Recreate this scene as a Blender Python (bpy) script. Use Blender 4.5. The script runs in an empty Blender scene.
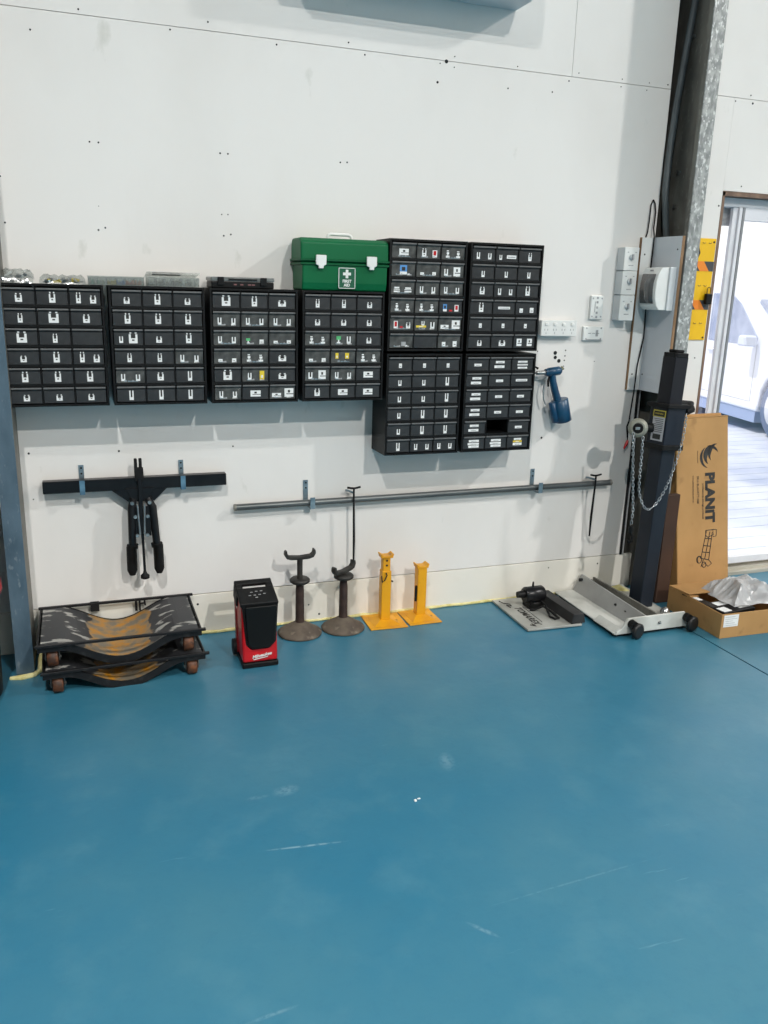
import bpy, bmesh, math, random
from mathutils import Vector, Matrix
random.seed(7)
S = bpy.context.scene
C = S.collection
PI = math.pi

# ---------------------------------------------------------------- camera
f_px, yaw, pitch, roll, cam_d, cam_h = 835.64, 0.353345, 0.264612, 0.0278822, 3.48008, 1.50561
fw = Vector((math.sin(yaw)*math.cos(pitch), math.cos(yaw)*math.cos(pitch), -math.sin(pitch)))
r0 = Vector((math.cos(yaw), -math.sin(yaw), 0)); u0 = r0.cross(fw)
rt = math.cos(roll)*r0 + math.sin(roll)*u0
up = -math.sin(roll)*r0 + math.cos(roll)*u0
cam = bpy.data.cameras.new('camera'); cam.sensor_fit = 'VERTICAL'; cam.sensor_height = 24
cam.lens = 24*f_px/1024; cam.clip_start = 0.05; cam.clip_end = 200
co = bpy.data.objects.new('camera', cam); C.objects.link(co)
co.matrix_world = Matrix(((rt.x, up.x, -fw.x, 0), (rt.y, up.y, -fw.y, -cam_d), (rt.z, up.z, -fw.z, cam_h), (0, 0, 0, 1)))
S.camera = co

# ---------------------------------------------------------------- sky, lamps, exposure
W = bpy.data.worlds.new('world'); S.world = W; W.use_nodes = True
bg = W.node_tree.nodes['Background']; bg.inputs[0].default_value = (0.97, 0.985, 1.0, 1); bg.inputs[1].default_value = 1.6
def lamp(name, loc, power, size=0.3, col=(1, 1, 1), spread=180):      # round high-bay lamps shining down
    l = bpy.data.lights.new(name, 'AREA'); l.shape = 'DISK'; l.energy = power; l.size = size; l.color = col; l.spread = math.radians(spread)
    o = bpy.data.objects.new(name, l); C.objects.link(o); o.location = loc; return o
lamp('ceiling_lamp', (3.2, -10.0, 7.6), 1180, 0.30, (1.0, 0.98, 0.94), 160)
lamp('ceiling_lamp', (-0.55, -4.0, 5.1), 205, 0.16, (1.0, 0.99, 0.965), 145)
lamp('ceiling_lamp', (7.5, -4.2, 6.2), 580, 0.35, (1.0, 0.98, 0.95))
sun = bpy.data.lights.new('sun', 'SUN'); sun.energy = 3.9; sun.angle = .01
so_ = bpy.data.objects.new('sun', sun); C.objects.link(so_); so_.rotation_euler = Vector((-.45, .12, .88)).to_track_quat('Z', 'Y').to_euler()
S.view_settings.view_transform = 'Standard'; S.view_settings.look = 'None'
S.view_settings.gamma = 1; S.view_settings.use_curve_mapping = False
S.view_settings.exposure = -0.32

# ---------------------------------------------------------------- helpers
def srgb(r, g, b):
    f = lambda c: (c/255/12.92) if c/255 <= .04045 else ((c/255+.055)/1.055)**2.4
    return (f(r), f(g), f(b), 1)
MATS = {}
def mat(name, col, rough=.5, metal=0, col2=None, scale=8, amt=(.35, .65), bump=0, bscale=None, alpha=1, coat=0, stretch=(1, 1, 1), trans=0, detail=6, col3=None, scale3=30, amt3=(.6, .7), spec=None):
    if name in MATS: return MATS[name]
    m = bpy.data.materials.new(name); m.use_nodes = True; nt = m.node_tree; b = nt.nodes['Principled BSDF']
    b.inputs['Base Color'].default_value = col; b.inputs['Roughness'].default_value = rough
    b.inputs['Metallic'].default_value = metal; b.inputs['Alpha'].default_value = alpha
    b.inputs['Coat Weight'].default_value = coat; b.inputs['Transmission Weight'].default_value = trans
    if spec is not None: b.inputs['Specular IOR Level'].default_value = spec
    tc = nt.nodes.new('ShaderNodeTexCoord'); mp = nt.nodes.new('ShaderNodeMapping'); mp.inputs['Scale'].default_value = stretch
    nt.links.new(tc.outputs['Object'], mp.inputs['Vector'])
    def layer(prev, c2, sc, am):
        n = nt.nodes.new('ShaderNodeTexNoise'); n.inputs['Scale'].default_value = sc; n.inputs['Detail'].default_value = detail
        nt.links.new(mp.outputs[0], n.inputs['Vector'])
        rp = nt.nodes.new('ShaderNodeMapRange'); rp.inputs['From Min'].default_value = am[0]; rp.inputs['From Max'].default_value = am[1]
        nt.links.new(n.outputs['Fac'], rp.inputs['Value'])
        mx = nt.nodes.new('ShaderNodeMix'); mx.data_type = 'RGBA'
        nt.links.new(rp.outputs[0], mx.inputs['Factor'])
        if isinstance(prev, tuple): mx.inputs['A'].default_value = prev
        else: nt.links.new(prev, mx.inputs['A'])
        mx.inputs['B'].default_value = c2
        return mx.outputs['Result']
    if col2:
        o = layer(col, col2, scale, amt)
        if col3: o = layer(o, col3, scale3, amt3)
        nt.links.new(o, b.inputs['Base Color'])
    if bump:
        n = nt.nodes.new('ShaderNodeTexNoise'); n.inputs['Scale'].default_value = bscale or scale*3; n.inputs['Detail'].default_value = 4
        nt.links.new(mp.outputs[0], n.inputs['Vector'])
        bp = nt.nodes.new('ShaderNodeBump'); bp.inputs['Strength'].default_value = bump; bp.inputs['Distance'].default_value = .01
        nt.links.new(n.outputs['Fac'], bp.inputs['Height']); nt.links.new(bp.outputs[0], b.inputs['Normal'])
    MATS[name] = m; return m
def glass(name, tint=(1, 1, 1, 1), mixf=.08, rough=.02):
    m = bpy.data.materials.new(name); m.use_nodes = True; nt = m.node_tree
    for n in list(nt.nodes): nt.nodes.remove(n)
    o = nt.nodes.new('ShaderNodeOutputMaterial'); t = nt.nodes.new('ShaderNodeBsdfTransparent'); g = nt.nodes.new('ShaderNodeBsdfGlossy')
    t.inputs[0].default_value = tint; g.inputs['Roughness'].default_value = rough
    x = nt.nodes.new('ShaderNodeMixShader'); x.inputs[0].default_value = mixf
    nt.links.new(t.outputs[0], x.inputs[1]); nt.links.new(g.outputs[0], x.inputs[2]); nt.links.new(x.outputs[0], o.inputs[0])
    return m

class MB:
    """collects shapes; build() links them as one mesh object"""
    def __init__(s): s.v = []; s.f = []; s.mi = []; s.sm = []; s.m = 0
    def add(s, vs, fs, smooth=False):
        k = len(s.v); s.v += [Vector(v) for v in vs]
        for f in fs: s.f.append(tuple(i+k for i in f)); s.mi.append(s.m); s.sm.append(smooth)
        return s
    def box(s, x0, x1, y0, y1, z0, z1, M=None):
        vs = [Vector((x, y, z)) for x in (x0, x1) for y in (y0, y1) for z in (z0, z1)]
        if M: vs = [M @ v for v in vs]
        return s.add(vs, [(0, 1, 3, 2), (4, 6, 7, 5), (0, 4, 5, 1), (2, 3, 7, 6), (0, 2, 6, 4), (1, 5, 7, 3)])
    def prism(s, poly, axis, a0, a1, M=None, smooth=False):
        """poly: 2d points in the two other axes (in xyz order)"""
        def P(p, a): return Vector((a, p[0], p[1]) if axis == 'x' else ((p[0], a, p[1]) if axis == 'y' else (p[0], p[1], a)))
        n = len(poly); vs = [P(p, a0) for p in poly] + [P(p, a1) for p in poly]
        if M: vs = [M @ v for v in vs]
        s.add(vs, [tuple(range(n))[::-1], tuple(range(n, 2*n))])
        k = len(s.v)-2*n
        for i in range(n):
            j = (i+1) % n; s.f.append((k+i, k+j, k+n+j, k+n+i)); s.mi.append(s.m); s.sm.append(smooth)
        return s
    def tube(s, pts, r, n=10, closed=False, smooth=True, flat=1):
        pts = [Vector(p) for p in pts]; N = len(pts)
        rs = r if isinstance(r, (list, tuple)) else [r]*N
        T = []
        for i in range(N):
            if closed: t = pts[(i+1) % N]-pts[i-1]
            else: t = pts[min(i+1, N-1)]-pts[max(i-1, 0)]
            T.append(t.normalized())
        a = Vector((0, 0, 1)) if abs(T[0].z) < .9 else Vector((1, 0, 0))
        nrm = (a - T[0]*a.dot(T[0])).normalized(); vs = []; fs = []
        for i in range(N):
            nrm = (nrm - T[i]*nrm.dot(T[i])).normalized(); b = T[i].cross(nrm)
            for k in range(n):
                q = 2*PI*k/n; vs.append(pts[i] + rs[i]*(math.cos(q)*nrm + flat*math.sin(q)*b))
        for i in range(N if closed else N-1):
            j = (i+1) % N
            for k in range(n): fs.append((i*n+k, i*n+(k+1) % n, j*n+(k+1) % n, j*n+k))
        s.add(vs, fs, smooth)
        if not closed: s.add([vs[k] for k in range(n)], [tuple(range(n))[::-1]]); s.add(vs[-n:], [tuple(range(n))])
        return s
    def lathe(s, prof, c, n=28, M=None, smooth=True):
        """profile (r, z) about the vertical through c; M applied before the shift"""
        vs = []; c = Vector(c)
        for r, z in prof:
            for k in range(n):
                q = 2*PI*k/n; v = Vector((r*math.cos(q), r*math.sin(q), z)); vs.append(c + (M @ v if M else v))
        fs = [(i*n+k, i*n+(k+1) % n, (i+1)*n+(k+1) % n, (i+1)*n+k) for i in range(len(prof)-1) for k in range(n)]
        s.add(vs, fs, smooth)
        if prof[0][0] > 1e-5: s.add(vs[:n], [tuple(range(n))[::-1]])
        if prof[-1][0] > 1e-5: s.add(vs[-n:], [tuple(range(n))])
        return s
    def cyl(s, a, b, r, n=20, r2=None): return s.tube([a, b], [r, r if r2 is None else r2], n)
    def build(s, name, m, parent=None, local=False, bevel=0, seg=1):
        me = bpy.data.meshes.new(name)
        off = Vector((0, 0, 0)) if (local or parent is None) else Vector(parent.get('_w', (0, 0, 0)))
        me.from_pydata([v-off for v in s.v], [], s.f)
        ms = m if isinstance(m, (list, tuple)) else [m]
        for q in ms: me.materials.append(q)
        me.polygons.foreach_set('material_index', s.mi); me.polygons.foreach_set('use_smooth', s.sm)
        bm = bmesh.new(); bm.from_mesh(me); bmesh.ops.recalc_face_normals(bm, faces=bm.faces); bm.to_mesh(me); bm.free()
        me.update()
        o = bpy.data.objects.new(name, me); C.objects.link(o)
        if parent is not None: o.parent = parent; o['_w'] = tuple(off)
        if bevel:
            b = o.modifiers.new('bevel', 'BEVEL'); b.width = bevel; b.segments = seg; b.limit_method = 'ANGLE'; b.angle_limit = .6
        return o
def tag(o, label=None, cat=None, group=None, kind=None):
    if label: o['label'] = label
    if cat: o['category'] = cat
    if group: o['group'] = group
    if kind: o['kind'] = kind
    return o
def thing(name, label, cat, loc=(0, 0, 0), rot=(0, 0, 0), group=None):
    o = bpy.data.objects.new(name, None); C.objects.link(o); o.location = loc; o.rotation_euler = rot; o['_w'] = tuple(loc)
    return tag(o, label, cat, group)
def struct(o): o['kind'] = 'structure'; return o
def text(body, size, m, parent, M, extrude=.0004, name='lettering', shear=0, bold=0, align='CENTER', spacing=1):
    cu = bpy.data.curves.new('t', 'FONT'); cu.body = body; cu.size = size; cu.extrude = extrude; cu.shear = shear; cu.offset = bold
    cu.align_x = align; cu.align_y = 'CENTER'; cu.space_character = spacing; cu.resolution_u = 3
    t = bpy.data.objects.new('t', cu); C.objects.link(t)
    bpy.context.view_layer.update()
    me = bpy.data.meshes.new_from_object(t.evaluated_get(bpy.context.evaluated_depsgraph_get())); me.name = name
    bpy.data.objects.remove(t); bpy.data.curves.remove(cu)
    me.transform(M); me.materials.clear(); me.materials.append(m)
    o = bpy.data.objects.new(name, me); C.objects.link(o); o.parent = parent
    return o
FRONT = Matrix.Rotation(PI/2, 4, 'X')      # text that faces -Y
def T(x, y, z): return Matrix.Translation((x, y, z))

# ---------------------------------------------------------------- materials
M_wall = mat('wall_paint', srgb(228, 225, 221), .55, 0, srgb(217, 213, 208), 1.3, (.42, .75), stretch=(1, 1, .6), col3=srgb(198, 196, 188), scale3=9, amt3=(.67, .8), bump=.03, bscale=40)
M_skirt = mat('skirting_paint', srgb(229, 225, 215), .5, 0, srgb(212, 206, 190), 3, (.45, .75))
M_dark = mat('dark_gap', (.008, .009, .01, 1), .8)
M_floor = None
M_galv = mat('galvanised_steel', srgb(166, 168, 166), .5, .25, srgb(128, 131, 130), 45, (.4, .6), stretch=(1, 1, .6), col3=srgb(206, 208, 206), scale3=75, amt3=(.56, .64))
M_galvd = mat('galvanised_dull', srgb(122, 120, 112), .6, .1, srgb(96, 94, 88), 14, (.35, .65), stretch=(1, 1, .4), col3=srgb(140, 139, 132), scale3=60, amt3=(.6, .75))
M_galvb = mat('galvanised_blue', srgb(98, 118, 132), .45, .35, srgb(78, 98, 112), 20, (.35, .7), stretch=(1, 1, .4), col3=srgb(130, 142, 148), scale3=70, amt3=(.62, .75))
M_black = mat('black_plastic', (.0035, .0035, .004, 1), .45, 0, (.006, .006, .006, 1), 12, spec=.22)
M_blackm = mat('black_matt', (.006, .006, .0065, 1), .6, 0, (.011, .011, .011, 1), 30, spec=.2)
M_blackp = mat('black_paint', (.005, .005, .006, 1), .3, 0, (.009, .009, .01, 1), 20, spec=.3)
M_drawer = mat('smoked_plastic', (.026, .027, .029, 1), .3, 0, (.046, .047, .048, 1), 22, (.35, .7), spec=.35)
M_lip = mat('lit_clear_lip', (.15, .15, .148, 1), .25, 0, (.11, .11, .11, 1), 14)  # clear plastic edge, with the light it catches put into the grey
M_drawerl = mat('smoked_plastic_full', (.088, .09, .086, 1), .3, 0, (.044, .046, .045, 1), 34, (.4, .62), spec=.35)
M_card = mat('label_card', (.80, .81, .80, 1), .6, 0, (.72, .73, .72, 1), 20)
M_grey = mat('bag_grey_print', (.28, .29, .30, 1), .5, 0, (.4, .4, .4, 1), 60)
M_red = mat('red_plastic', srgb(196, 10, 22), .35, 0, srgb(170, 8, 18), 12)
M_yel = mat('yellow_print', srgb(232, 205, 60), .5, 0, srgb(214, 186, 40), 20)
M_grn = mat('green_print', srgb(90, 190, 120), .5, 0, srgb(70, 160, 100), 20)
M_blu = mat('blue_print', srgb(90, 150, 210), .5, 0, srgb(70, 130, 190), 20)
M_white = mat('white_plastic', srgb(232, 232, 229), .35, 0, srgb(222, 222, 218), 6)
M_zinc = mat('zinc_plate', srgb(150, 165, 172), .35, .7, srgb(110, 130, 142), 25)
M_steel = mat('bright_steel', srgb(190, 190, 188), .3, .9, srgb(150, 150, 150), 30)
M_pipe = mat('pipe_steel', srgb(112, 116, 116), .4, .6, srgb(86, 90, 90), 10, stretch=(.3, 1, 1))
M_timber = mat('door_timber', srgb(132, 106, 88), .7, 0, srgb(104, 82, 68), 20, (.4, .6), stretch=(1, 1, .1))
M_ply = mat('plywood_edge', srgb(150, 118, 86), .7, 0, srgb(112, 84, 56), 30, (.4, .6), stretch=(1, 1, .15))
M_card_b = mat('cardboard', srgb(178, 136, 84), .75, 0, srgb(164, 124, 74), 5, (.35, .7), col3=srgb(148, 110, 66), scale3=14, amt3=(.62, .8))
M_card_d = mat('cardboard_dark', srgb(140, 100, 64), .8, 0, srgb(120, 84, 52), 6)
M_ink = mat('black_ink', (.015, .014, .013, 1), .7, 0, (.03, .028, .025, 1), 30)
M_foam = mat('yellow_foam', srgb(222, 214, 158), .8, 0, srgb(200, 188, 120), 30, bump=.5, bscale=60)
M_glass = glass('door_glass')
M_clear = glass('clear_plastic', (.80, .83, .82, 1), .22, .18)
M_alu = mat('aluminium_frame', srgb(226, 226, 230), .45, .0, srgb(216, 216, 221), 8)

# floor: worn blue epoxy with a semi-gloss coat
def floor_material():
    m = bpy.data.materials.new('blue_epoxy'); m.use_nodes = True; nt = m.node_tree; b = nt.nodes['Principled BSDF']
    tc = nt.nodes.new('ShaderNodeTexCoord')
    def noise(sc, st=(1, 1, 1), rot=0, det=6, rgh=.55):
        mp = nt.nodes.new('ShaderNodeMapping'); mp.inputs['Scale'].default_value = st; mp.inputs['Rotation'].default_value = (0, 0, rot)
        nt.links.new(tc.outputs['Object'], mp.inputs[0]); n = nt.nodes.new('ShaderNodeTexNoise')
        n.inputs['Scale'].default_value = sc; n.inputs['Detail'].default_value = det; n.inputs['Roughness'].default_value = rgh
        nt.links.new(mp.outputs[0], n.inputs['Vector']); return n.outputs['Fac']
    def rng(v, a, b_, c=0, d=1):
        r = nt.nodes.new('ShaderNodeMapRange'); r.inputs[1].default_value = a; r.inputs[2].default_value = b_; r.inputs[3].default_value = c; r.inputs[4].default_value = d
        nt.links.new(v, r.inputs[0]); return r.outputs[0]
    def mix(fac, A, B):
        x = nt.nodes.new('ShaderNodeMix'); x.data_type = 'RGBA'; nt.links.new(fac, x.inputs['Factor'])
        for k, q in (('A', A), ('B', B)):
            if isinstance(q, tuple): x.inputs[k].default_value = q
            else: nt.links.new(q, x.inputs[k])
        return x.outputs['Result']
    c = mix(rng(noise(1.1), .35, .68), srgb(36, 106, 134), srgb(58, 114, 134))
    c = mix(rng(noise(6, det=8), .52, .78, 0, .28), c, srgb(92, 138, 152))
    c = mix(rng(noise(3, (1, 9, 1), .35, 4, .7), .68, .76, 0, .22), c, srgb(150, 186, 198))
    c = mix(rng(noise(2.5, (9, 1, 1), -.5, 4, .7), .70, .78, 0, .22), c, srgb(150, 186, 198))
    c = mix(rng(noise(22, (1, 1, 1), 0, 8, .75), .50, .70, 0, .22), c, srgb(30, 92, 122))
    def scuff(c, x, y, ang, ln, wd, k):
        mp = nt.nodes.new('ShaderNodeMapping'); mp.vector_type = 'TEXTURE'; mp.inputs['Location'].default_value = (x, y, 0); mp.inputs['Rotation'].default_value = (0, 0, ang); mp.inputs['Scale'].default_value = (ln, wd, 1)
        nt.links.new(tc.outputs['Object'], mp.inputs[0]); ve = nt.nodes.new('ShaderNodeVectorMath'); ve.operation = 'LENGTH'; nt.links.new(mp.outputs[0], ve.inputs[0])
        f = rng(ve.outputs['Value'], 1, .3, 0, k); n = noise(60, det=3); m_ = nt.nodes.new('ShaderNodeMath'); m_.operation = 'MULTIPLY'; nt.links.new(f, m_.inputs[0]); nt.links.new(rng(n, .35, .55), m_.inputs[1])
        return mix(m_.outputs[0], c, srgb(160, 190, 200))
    for a in ((.511, -1.544, -.13, .13, .005, .45), (.30, -2.06, .1, .07, .006, .2), (1.16, -1.90, .05, .3, .004, .14), (.52, -1.27, .2, .05, .03, .2), (1.06, -1.27, 1.3, .06, .03, .18), (.84, -1.98, -.9, .05, .008, .25), (.43, -1.28, 0, .04, .012, .15)): c = scuff(c, *a)
    nt.links.new(c, b.inputs['Base Color'])
    nt.links.new(rng(noise(4), .3, .7, .30, .46), b.inputs['Roughness'])
    bp = nt.nodes.new('ShaderNodeBump'); bp.inputs['Strength'].default_value = .06; bp.inputs['Distance'].default_value = .01
    nt.links.new(noise(26), bp.inputs['Height']); nt.links.new(bp.outputs[0], b.inputs['Normal'])
    return m
M_floor = floor_material()

# ================================================================ THE SETTING
XW, XE, YS, ZC = -4.6, 9.0, -12.0, 8.5
# floor: two pours with a sawn joint between them
b = MB(); b.box(XW, 2.590, YS, .012, -.12, 0); b.box(2.598, XE, YS, .012, -.12, 0)
b.box(2.590, 2.598, YS, -.0, -.12, -.012); b.box(2.60, 2.86, .012, .26, -.12, 0)
fl = struct(b.build('floor', M_floor))
b = MB()
b.box(.876, .883, -1.445, -1.437, 0, .004); b.box(.889, .898, -1.436, -1.432, 0, .002)
tag(b.build('debris_chip', M_card), 'tiny pale chip of debris lying alone on open blue floor', 'debris')

# back wall: backing, sheets, recess behind the right column
wall = thing('wall_back', None, None); struct(wall)
b = MB(); b.box(XW, 2.60, .014, .10, 0, ZC); b.box(2.70, 2.975, .014, .10, 0, ZC); b.box(2.975, XE, .014, .10, 2.0, ZC); b.box(4.75, XE, .014, .10, 0, 2.0)
b.build('backing', mat('joint_grey', srgb(96, 96, 92), .9), wall)
b = MB(); b.box(2.55, 2.86, .24, .26, 0, ZC); b.box(2.59, 2.60, .10, .24, 0, ZC); b.box(2.86, 2.87, .10, .24, 0, ZC)
b.build('recess_lining', M_dark, wall)
zt = 2.398
def sheet(x0, x1, z0, z1, m=M_wall): return MB().box(x0, x1, 0, .012, z0, z1).build('panel', m, wall)
xs = [XW, -3.385, -2.185, -.985, .215, 1.475, 2.613]
for a, c in zip(xs[:-1], xs[1:]): sheet(a, c-.0001, .188, zt)
xs = [XW, -2.7, -.306, 2.094, 2.613]
for a, c in zip(xs[:-1], xs[1:]): sheet(a+.001, c-.001, zt+.0022, ZC)
sheet(2.70, 2.975, 0, zt); sheet(2.9756, XE, 1.99, zt); sheet(4.76, XE, 0, 1.989); sheet(2.70, 5.09, zt+.0022, ZC); sheet(5.092, XE, zt+.0022, ZC)
# screw heads and drill holes
SC = [(0.084, 2.415, 0.004), (0.398, 2.387, 0.004), (0.536, 2.428, 0.004), (0.794, 2.381, 0.004), (-0.079, 2.332, 0.004), (0.095, 1.984, 0.004), (0.126, 1.984, 0.004), (0.57, 1.98, 0.004), (0.6, 1.98, 0.004), (-0.216, 1.846, 0.004), (-0.213, 1.689, 0.004), (0.108, 1.678, 0.004), (0.133, 1.687, 0.004), (0.114, 1.763, 0.002), (0.577, 1.678, 0.004), (0.605, 1.684, 0.004), (0.571, 1.757, 0.003), (0.595, 1.758, 0.003), (1.081, 2.42, 0.004), (1.149, 2.384, 0.004), (1.501, 2.397, 0.009), (1.537, 2.419, 0.003), (1.473, 2.387, 0.003), (1.537, 2.379, 0.003), (1.465, 2.316, 0.006), (1.789, 2.324, 0.004), (2.003, 2.33, 0.004), (1.828, 2.412, 0.003), (2.081, 2.381, 0.004), (2.127, 2.417, 0.003), (1.053, 1.981, 0.004), (1.082, 1.983, 0.004), (2.35, 2.415, 0.003), (2.347, 2.384, 0.003), (2.494, 2.414, 0.003), (2.484, 2.383, 0.003), (2.594, 2.416, 0.004), (2.982, 2.384, 0.004), (3.067, 2.416, 0.004), (3.084, 2.383, 0.006), (3.08, 2.015, 0.004), (2.960, 1.92, 0.005), (2.928, 1.196, 0.004), (2.12, 1.221, 0.011), (2.122, 1.2, 0.01), (2.143, 1.184, 0.011), (2.175, 1.233, 0.004), (2.174, 1.207, 0.004), (2.172, 1.186, 0.004), (2.171, 1.159, 0.003), (2.032, 1.151, 0.006), (2.339, 1.181, 0.003), (2.081, 0.818, 0.006), (2.025, 1.229, 0.003), (-0.2, 0.836, 0.005), (0.136, 0.832, 0.005), (0.596, 0.834, 0.004), (-0.197, 0.651, 0.003), (0.927, 0.085, 0.004), (0.977, 0.034, 0.006), (2.178, 0.15, 0.004), (2.468, 0.146, 0.005), (0.428, 0.141, 0.006)]
b = MB()
for x, z, r in SC:
    y = 0 if z > .187 else -.003
    b.cyl((x, y+.003, z), (x, y-.0012, z), r*.85, 8)
o = b.build('screw_head', M_dark, wall); o['kind'] = 'stuff'
# skirting
sk = MB().box(-.30, 2.675, -.003, .012, .004, .184).build('baseboard_back', M_skirt, bevel=.0015); struct(sk)
sk2 = MB().box(-3.5, -.30, -.003, .012, .004, .184).build('baseboard_back', M_skirt, bevel=.0015); struct(sk2)
# expanding foam bead along the foot of the wall
b = MB()
for a, c in ((-.23, 1.1), (1.1, 2.33)):
    n = int((c-a)/.03); b.tube([(a+(c-a)*k/n, -.004-.003*random.random(), .004+.003*random.random()) for k in range(n+1)], [.006+.003*random.random() for k in range(n+1)], 6)
b.tube([(-.32, -.235, .003), (-.28, -.245, .006), (-.235, -.232, .005), (-.215, -.20, .006), (-.21, -.12, .02), (-.215, -.05, .01)], [.008, .012, .011, .010, .014, .008], 8)
b.tube([(2.50, -.05, .012), (2.56, -.08, .02), (2.60, -.12, .012)], [.015, .03, .012], 8)
struct(b.build('trim_1', M_foam))

M_shop = mat('shop_cladding', srgb(170, 170, 166), .7, 0, srgb(160, 160, 156), 1.5)
# other walls, ceiling (outside the frame, they shape the daylight)
struct(MB().box(XW-.1, XW, YS, .1, 0, ZC).build('wall_left', M_shop))
b = MB(); b.box(XE, XE+.1, -2.5, .1, 0, ZC); b.box(XE, XE+.1, -6.5, -2.5, 3.6, ZC); b.box(XE, XE+.1, YS, -6.5, 0, ZC)
struct(b.build('wall_right', M_shop))
struct(MB().box(XW, XE, YS-.1, YS, 0, ZC).build('wall_front', M_shop))
struct(MB().box(XW-.1, XE+.1, YS-.1, .26, ZC, ZC+.1).build('ceiling', M_shop))

# right column: folded galvanised channel
col = thing('steel_column', 'galvanised steel channel column between the workshop wall and the glass door', 'column', (2.66, -.1, 0))
MB().box(2.694, 2.702, -.205, .20, 0, ZC).build('web', M_galvd, col)
MB().box(2.632, 2.702, -.211, -.205, 0, ZC).build('front_flange', M_galv, col)
b = MB(); b.box(2.632, 2.636, -.205, -.18, 0, ZC); b.build('lip', M_galvd, col)
b = MB()
for z in (2.05, 1.9, 2.62): b.cyl((2.694, -.02, z), (2.683, -.02, z), .009, 6)
b.build('bolt', M_steel, col)
# left column
lc = thing('steel_column', 'blue grey galvanised column at the left edge beside the wheel dollies', 'column', (-.265, -.1, 0))
MB().box(-.298, -.233, -.218, -.214, .008, ZC).build('front_flange', M_galvb, lc)
MB().box(-.237, -.233, -.214, .0, .008, ZC).build('web', M_galvd, lc)
MB().box(-.296, -.292, -.214, -.19, .008, ZC).build('lip', M_galvd, lc)

# conduit and cables in the recess
P = [(2.672, -.05, 3.0), (2.655, -.05, 2.748), (2.632, -.05, 2.508), (2.617, -.05, 2.344), (2.604, -.052, 2.134), (2.602, -.055, 1.963), (2.624, -.06, 1.80), (2.64, -.07, 1.70)]
P = [(x+.022, y+.03, z) for x, y, z in P]
tag(MB().tube(P, .0155, 12).build('conduit', mat('grey_conduit', srgb(92, 98, 100), .45, 0, srgb(80, 86, 88), 10)), 'bent grey plastic conduit running down inside the right column recess', 'conduit')
tag(MB().tube([(2.655, .08, 3.2), (2.652, .09, 2.6), (2.640, .085, 2.2), (2.635, .08, 1.7), (2.65, .09, 1.2)], .010, 8).build('conduit', mat('dark_conduit', srgb(40, 44, 48), .5)), 'thin dark conduit behind the bent grey one in the column recess', 'conduit')
b = MB(); b.tube([(2.578, -.004, 1.925), (2.588, -.006, 1.91), (2.594, -.01, 1.87), (2.590, -.012, 1.80), (2.592, -.022, 1.76), (2.588, -.024, 1.62), (2.585, -.024, 1.45), (2.590, -.024, 1.30), (2.570, -.024, 1.16), (2.568, -.022, 1.04), (2.572, -.008, .95), (2.566, -.008, .86), (2.570, -.008, .80)], .0035, 6)
tag(b.build('cable', M_blackm), 'thin black cable draped down over the narrow plywood strip and electrical board', 'cable')
b = MB(); b.tube([(2.578, -.004, 1.925), (2.567, -.006, 1.90), (2.565, -.008, 1.84), (2.560, -.01, 1.78), (2.556, -.006, 1.757)], .003, 6)
tag(b.build('cable', M_blackm), 'short black cable looping from a wall hole to the board top', 'cable')
b = MB(); b.tube([(2.604, -.005, 1.04), (2.604, -.006, .7), (2.603, -.005, .4), (2.602, -.006, .186)], .006, 8)
tag(b.build('cable', M_blackm), 'thick black cable running straight down the wall edge below the board', 'cable')
b = MB(); b.tube([(2.618, -.005, 1.04), (2.617, -.006, .7), (2.616, -.005, .4), (2.615, -.006, .186)], .004, 8)
tag(b.build('cable', M_grey), 'thin grey cable beside the thick black one at wall edge', 'cable')
rd = thing('red_cable_end', 'red connector hanging on a short black lead left of the chain wheel', 'connector', (2.55, -.02, .74))
MB().tube([(2.572, -.006, .90), (2.556, -.010, .86), (2.560, -.015, .82), (2.566, -.015, .79)], .003, 6).build('lead', M_blackm, rd)
MB().tube([(2.566, -.015, .79), (2.560, -.018, .775), (2.545, -.02, .75)], [.006, .008, .004], 8).build('plug', M_red, rd)

# ---------------------------------------------------------------- glass sliding door and what lies outside
dr = thing('door_1', None, None); struct(dr)
b = MB(); b.box(2.976, 2.990, -.002, .12, 0, 1.985); b.box(2.976, 4.75, -.002, .12, 1.968, 1.988)
b.build('timber_reveal', M_timber, dr)
b = MB(); b.box(2.990, 3.030, .05, .13, .0, 1.968); b.box(3.030, 4.74, .05, .13, 1.925, 1.968)
b.build('door_frame', M_alu, dr, bevel=.002)
MB().box(3.032, 3.14, .095, .10, 1.84, 1.925).build('roller_box', M_grey, dr)
b = MB(); b.box(3.100, 3.130, .055, .075, .045, 1.925); b.box(3.130, 3.150, .045, .078, .045, 1.925)
b.build('stile', M_alu, dr, bevel=.002)
MB().box(3.152, 3.166, .045, .085, .045, 1.925).build('stile', mat('grey_stile', srgb(140, 142, 145), .4, .4), dr)
MB().box(3.166, 4.74, .05, .08, 1.865, 1.925).build('rail', M_alu, dr, bevel=.002)
MB().box(3.166, 4.74, .05, .08, .045, .085).build('rail', M_alu, dr, bevel=.002)
MB().box(3.166, 4.70, .062, .068, .085, 1.865).build('pane', M_glass, dr)
MB().box(3.030, 3.100, .100, .106, .03, 1.925).build('pane', M_glass, dr)
b = MB(); b.box(2.990, 4.75, -.012, .14, 0, .018); b.box(2.990, 4.75, .02, .03, .018, .034); b.box(2.990, 4.75, .085, .095, .018, .045)
b.build('sill', mat('worn_sill', srgb(188, 184, 172), .45, .2, srgb(160, 154, 140), 20, stretch=(.2, 1, 1)), dr)
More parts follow.
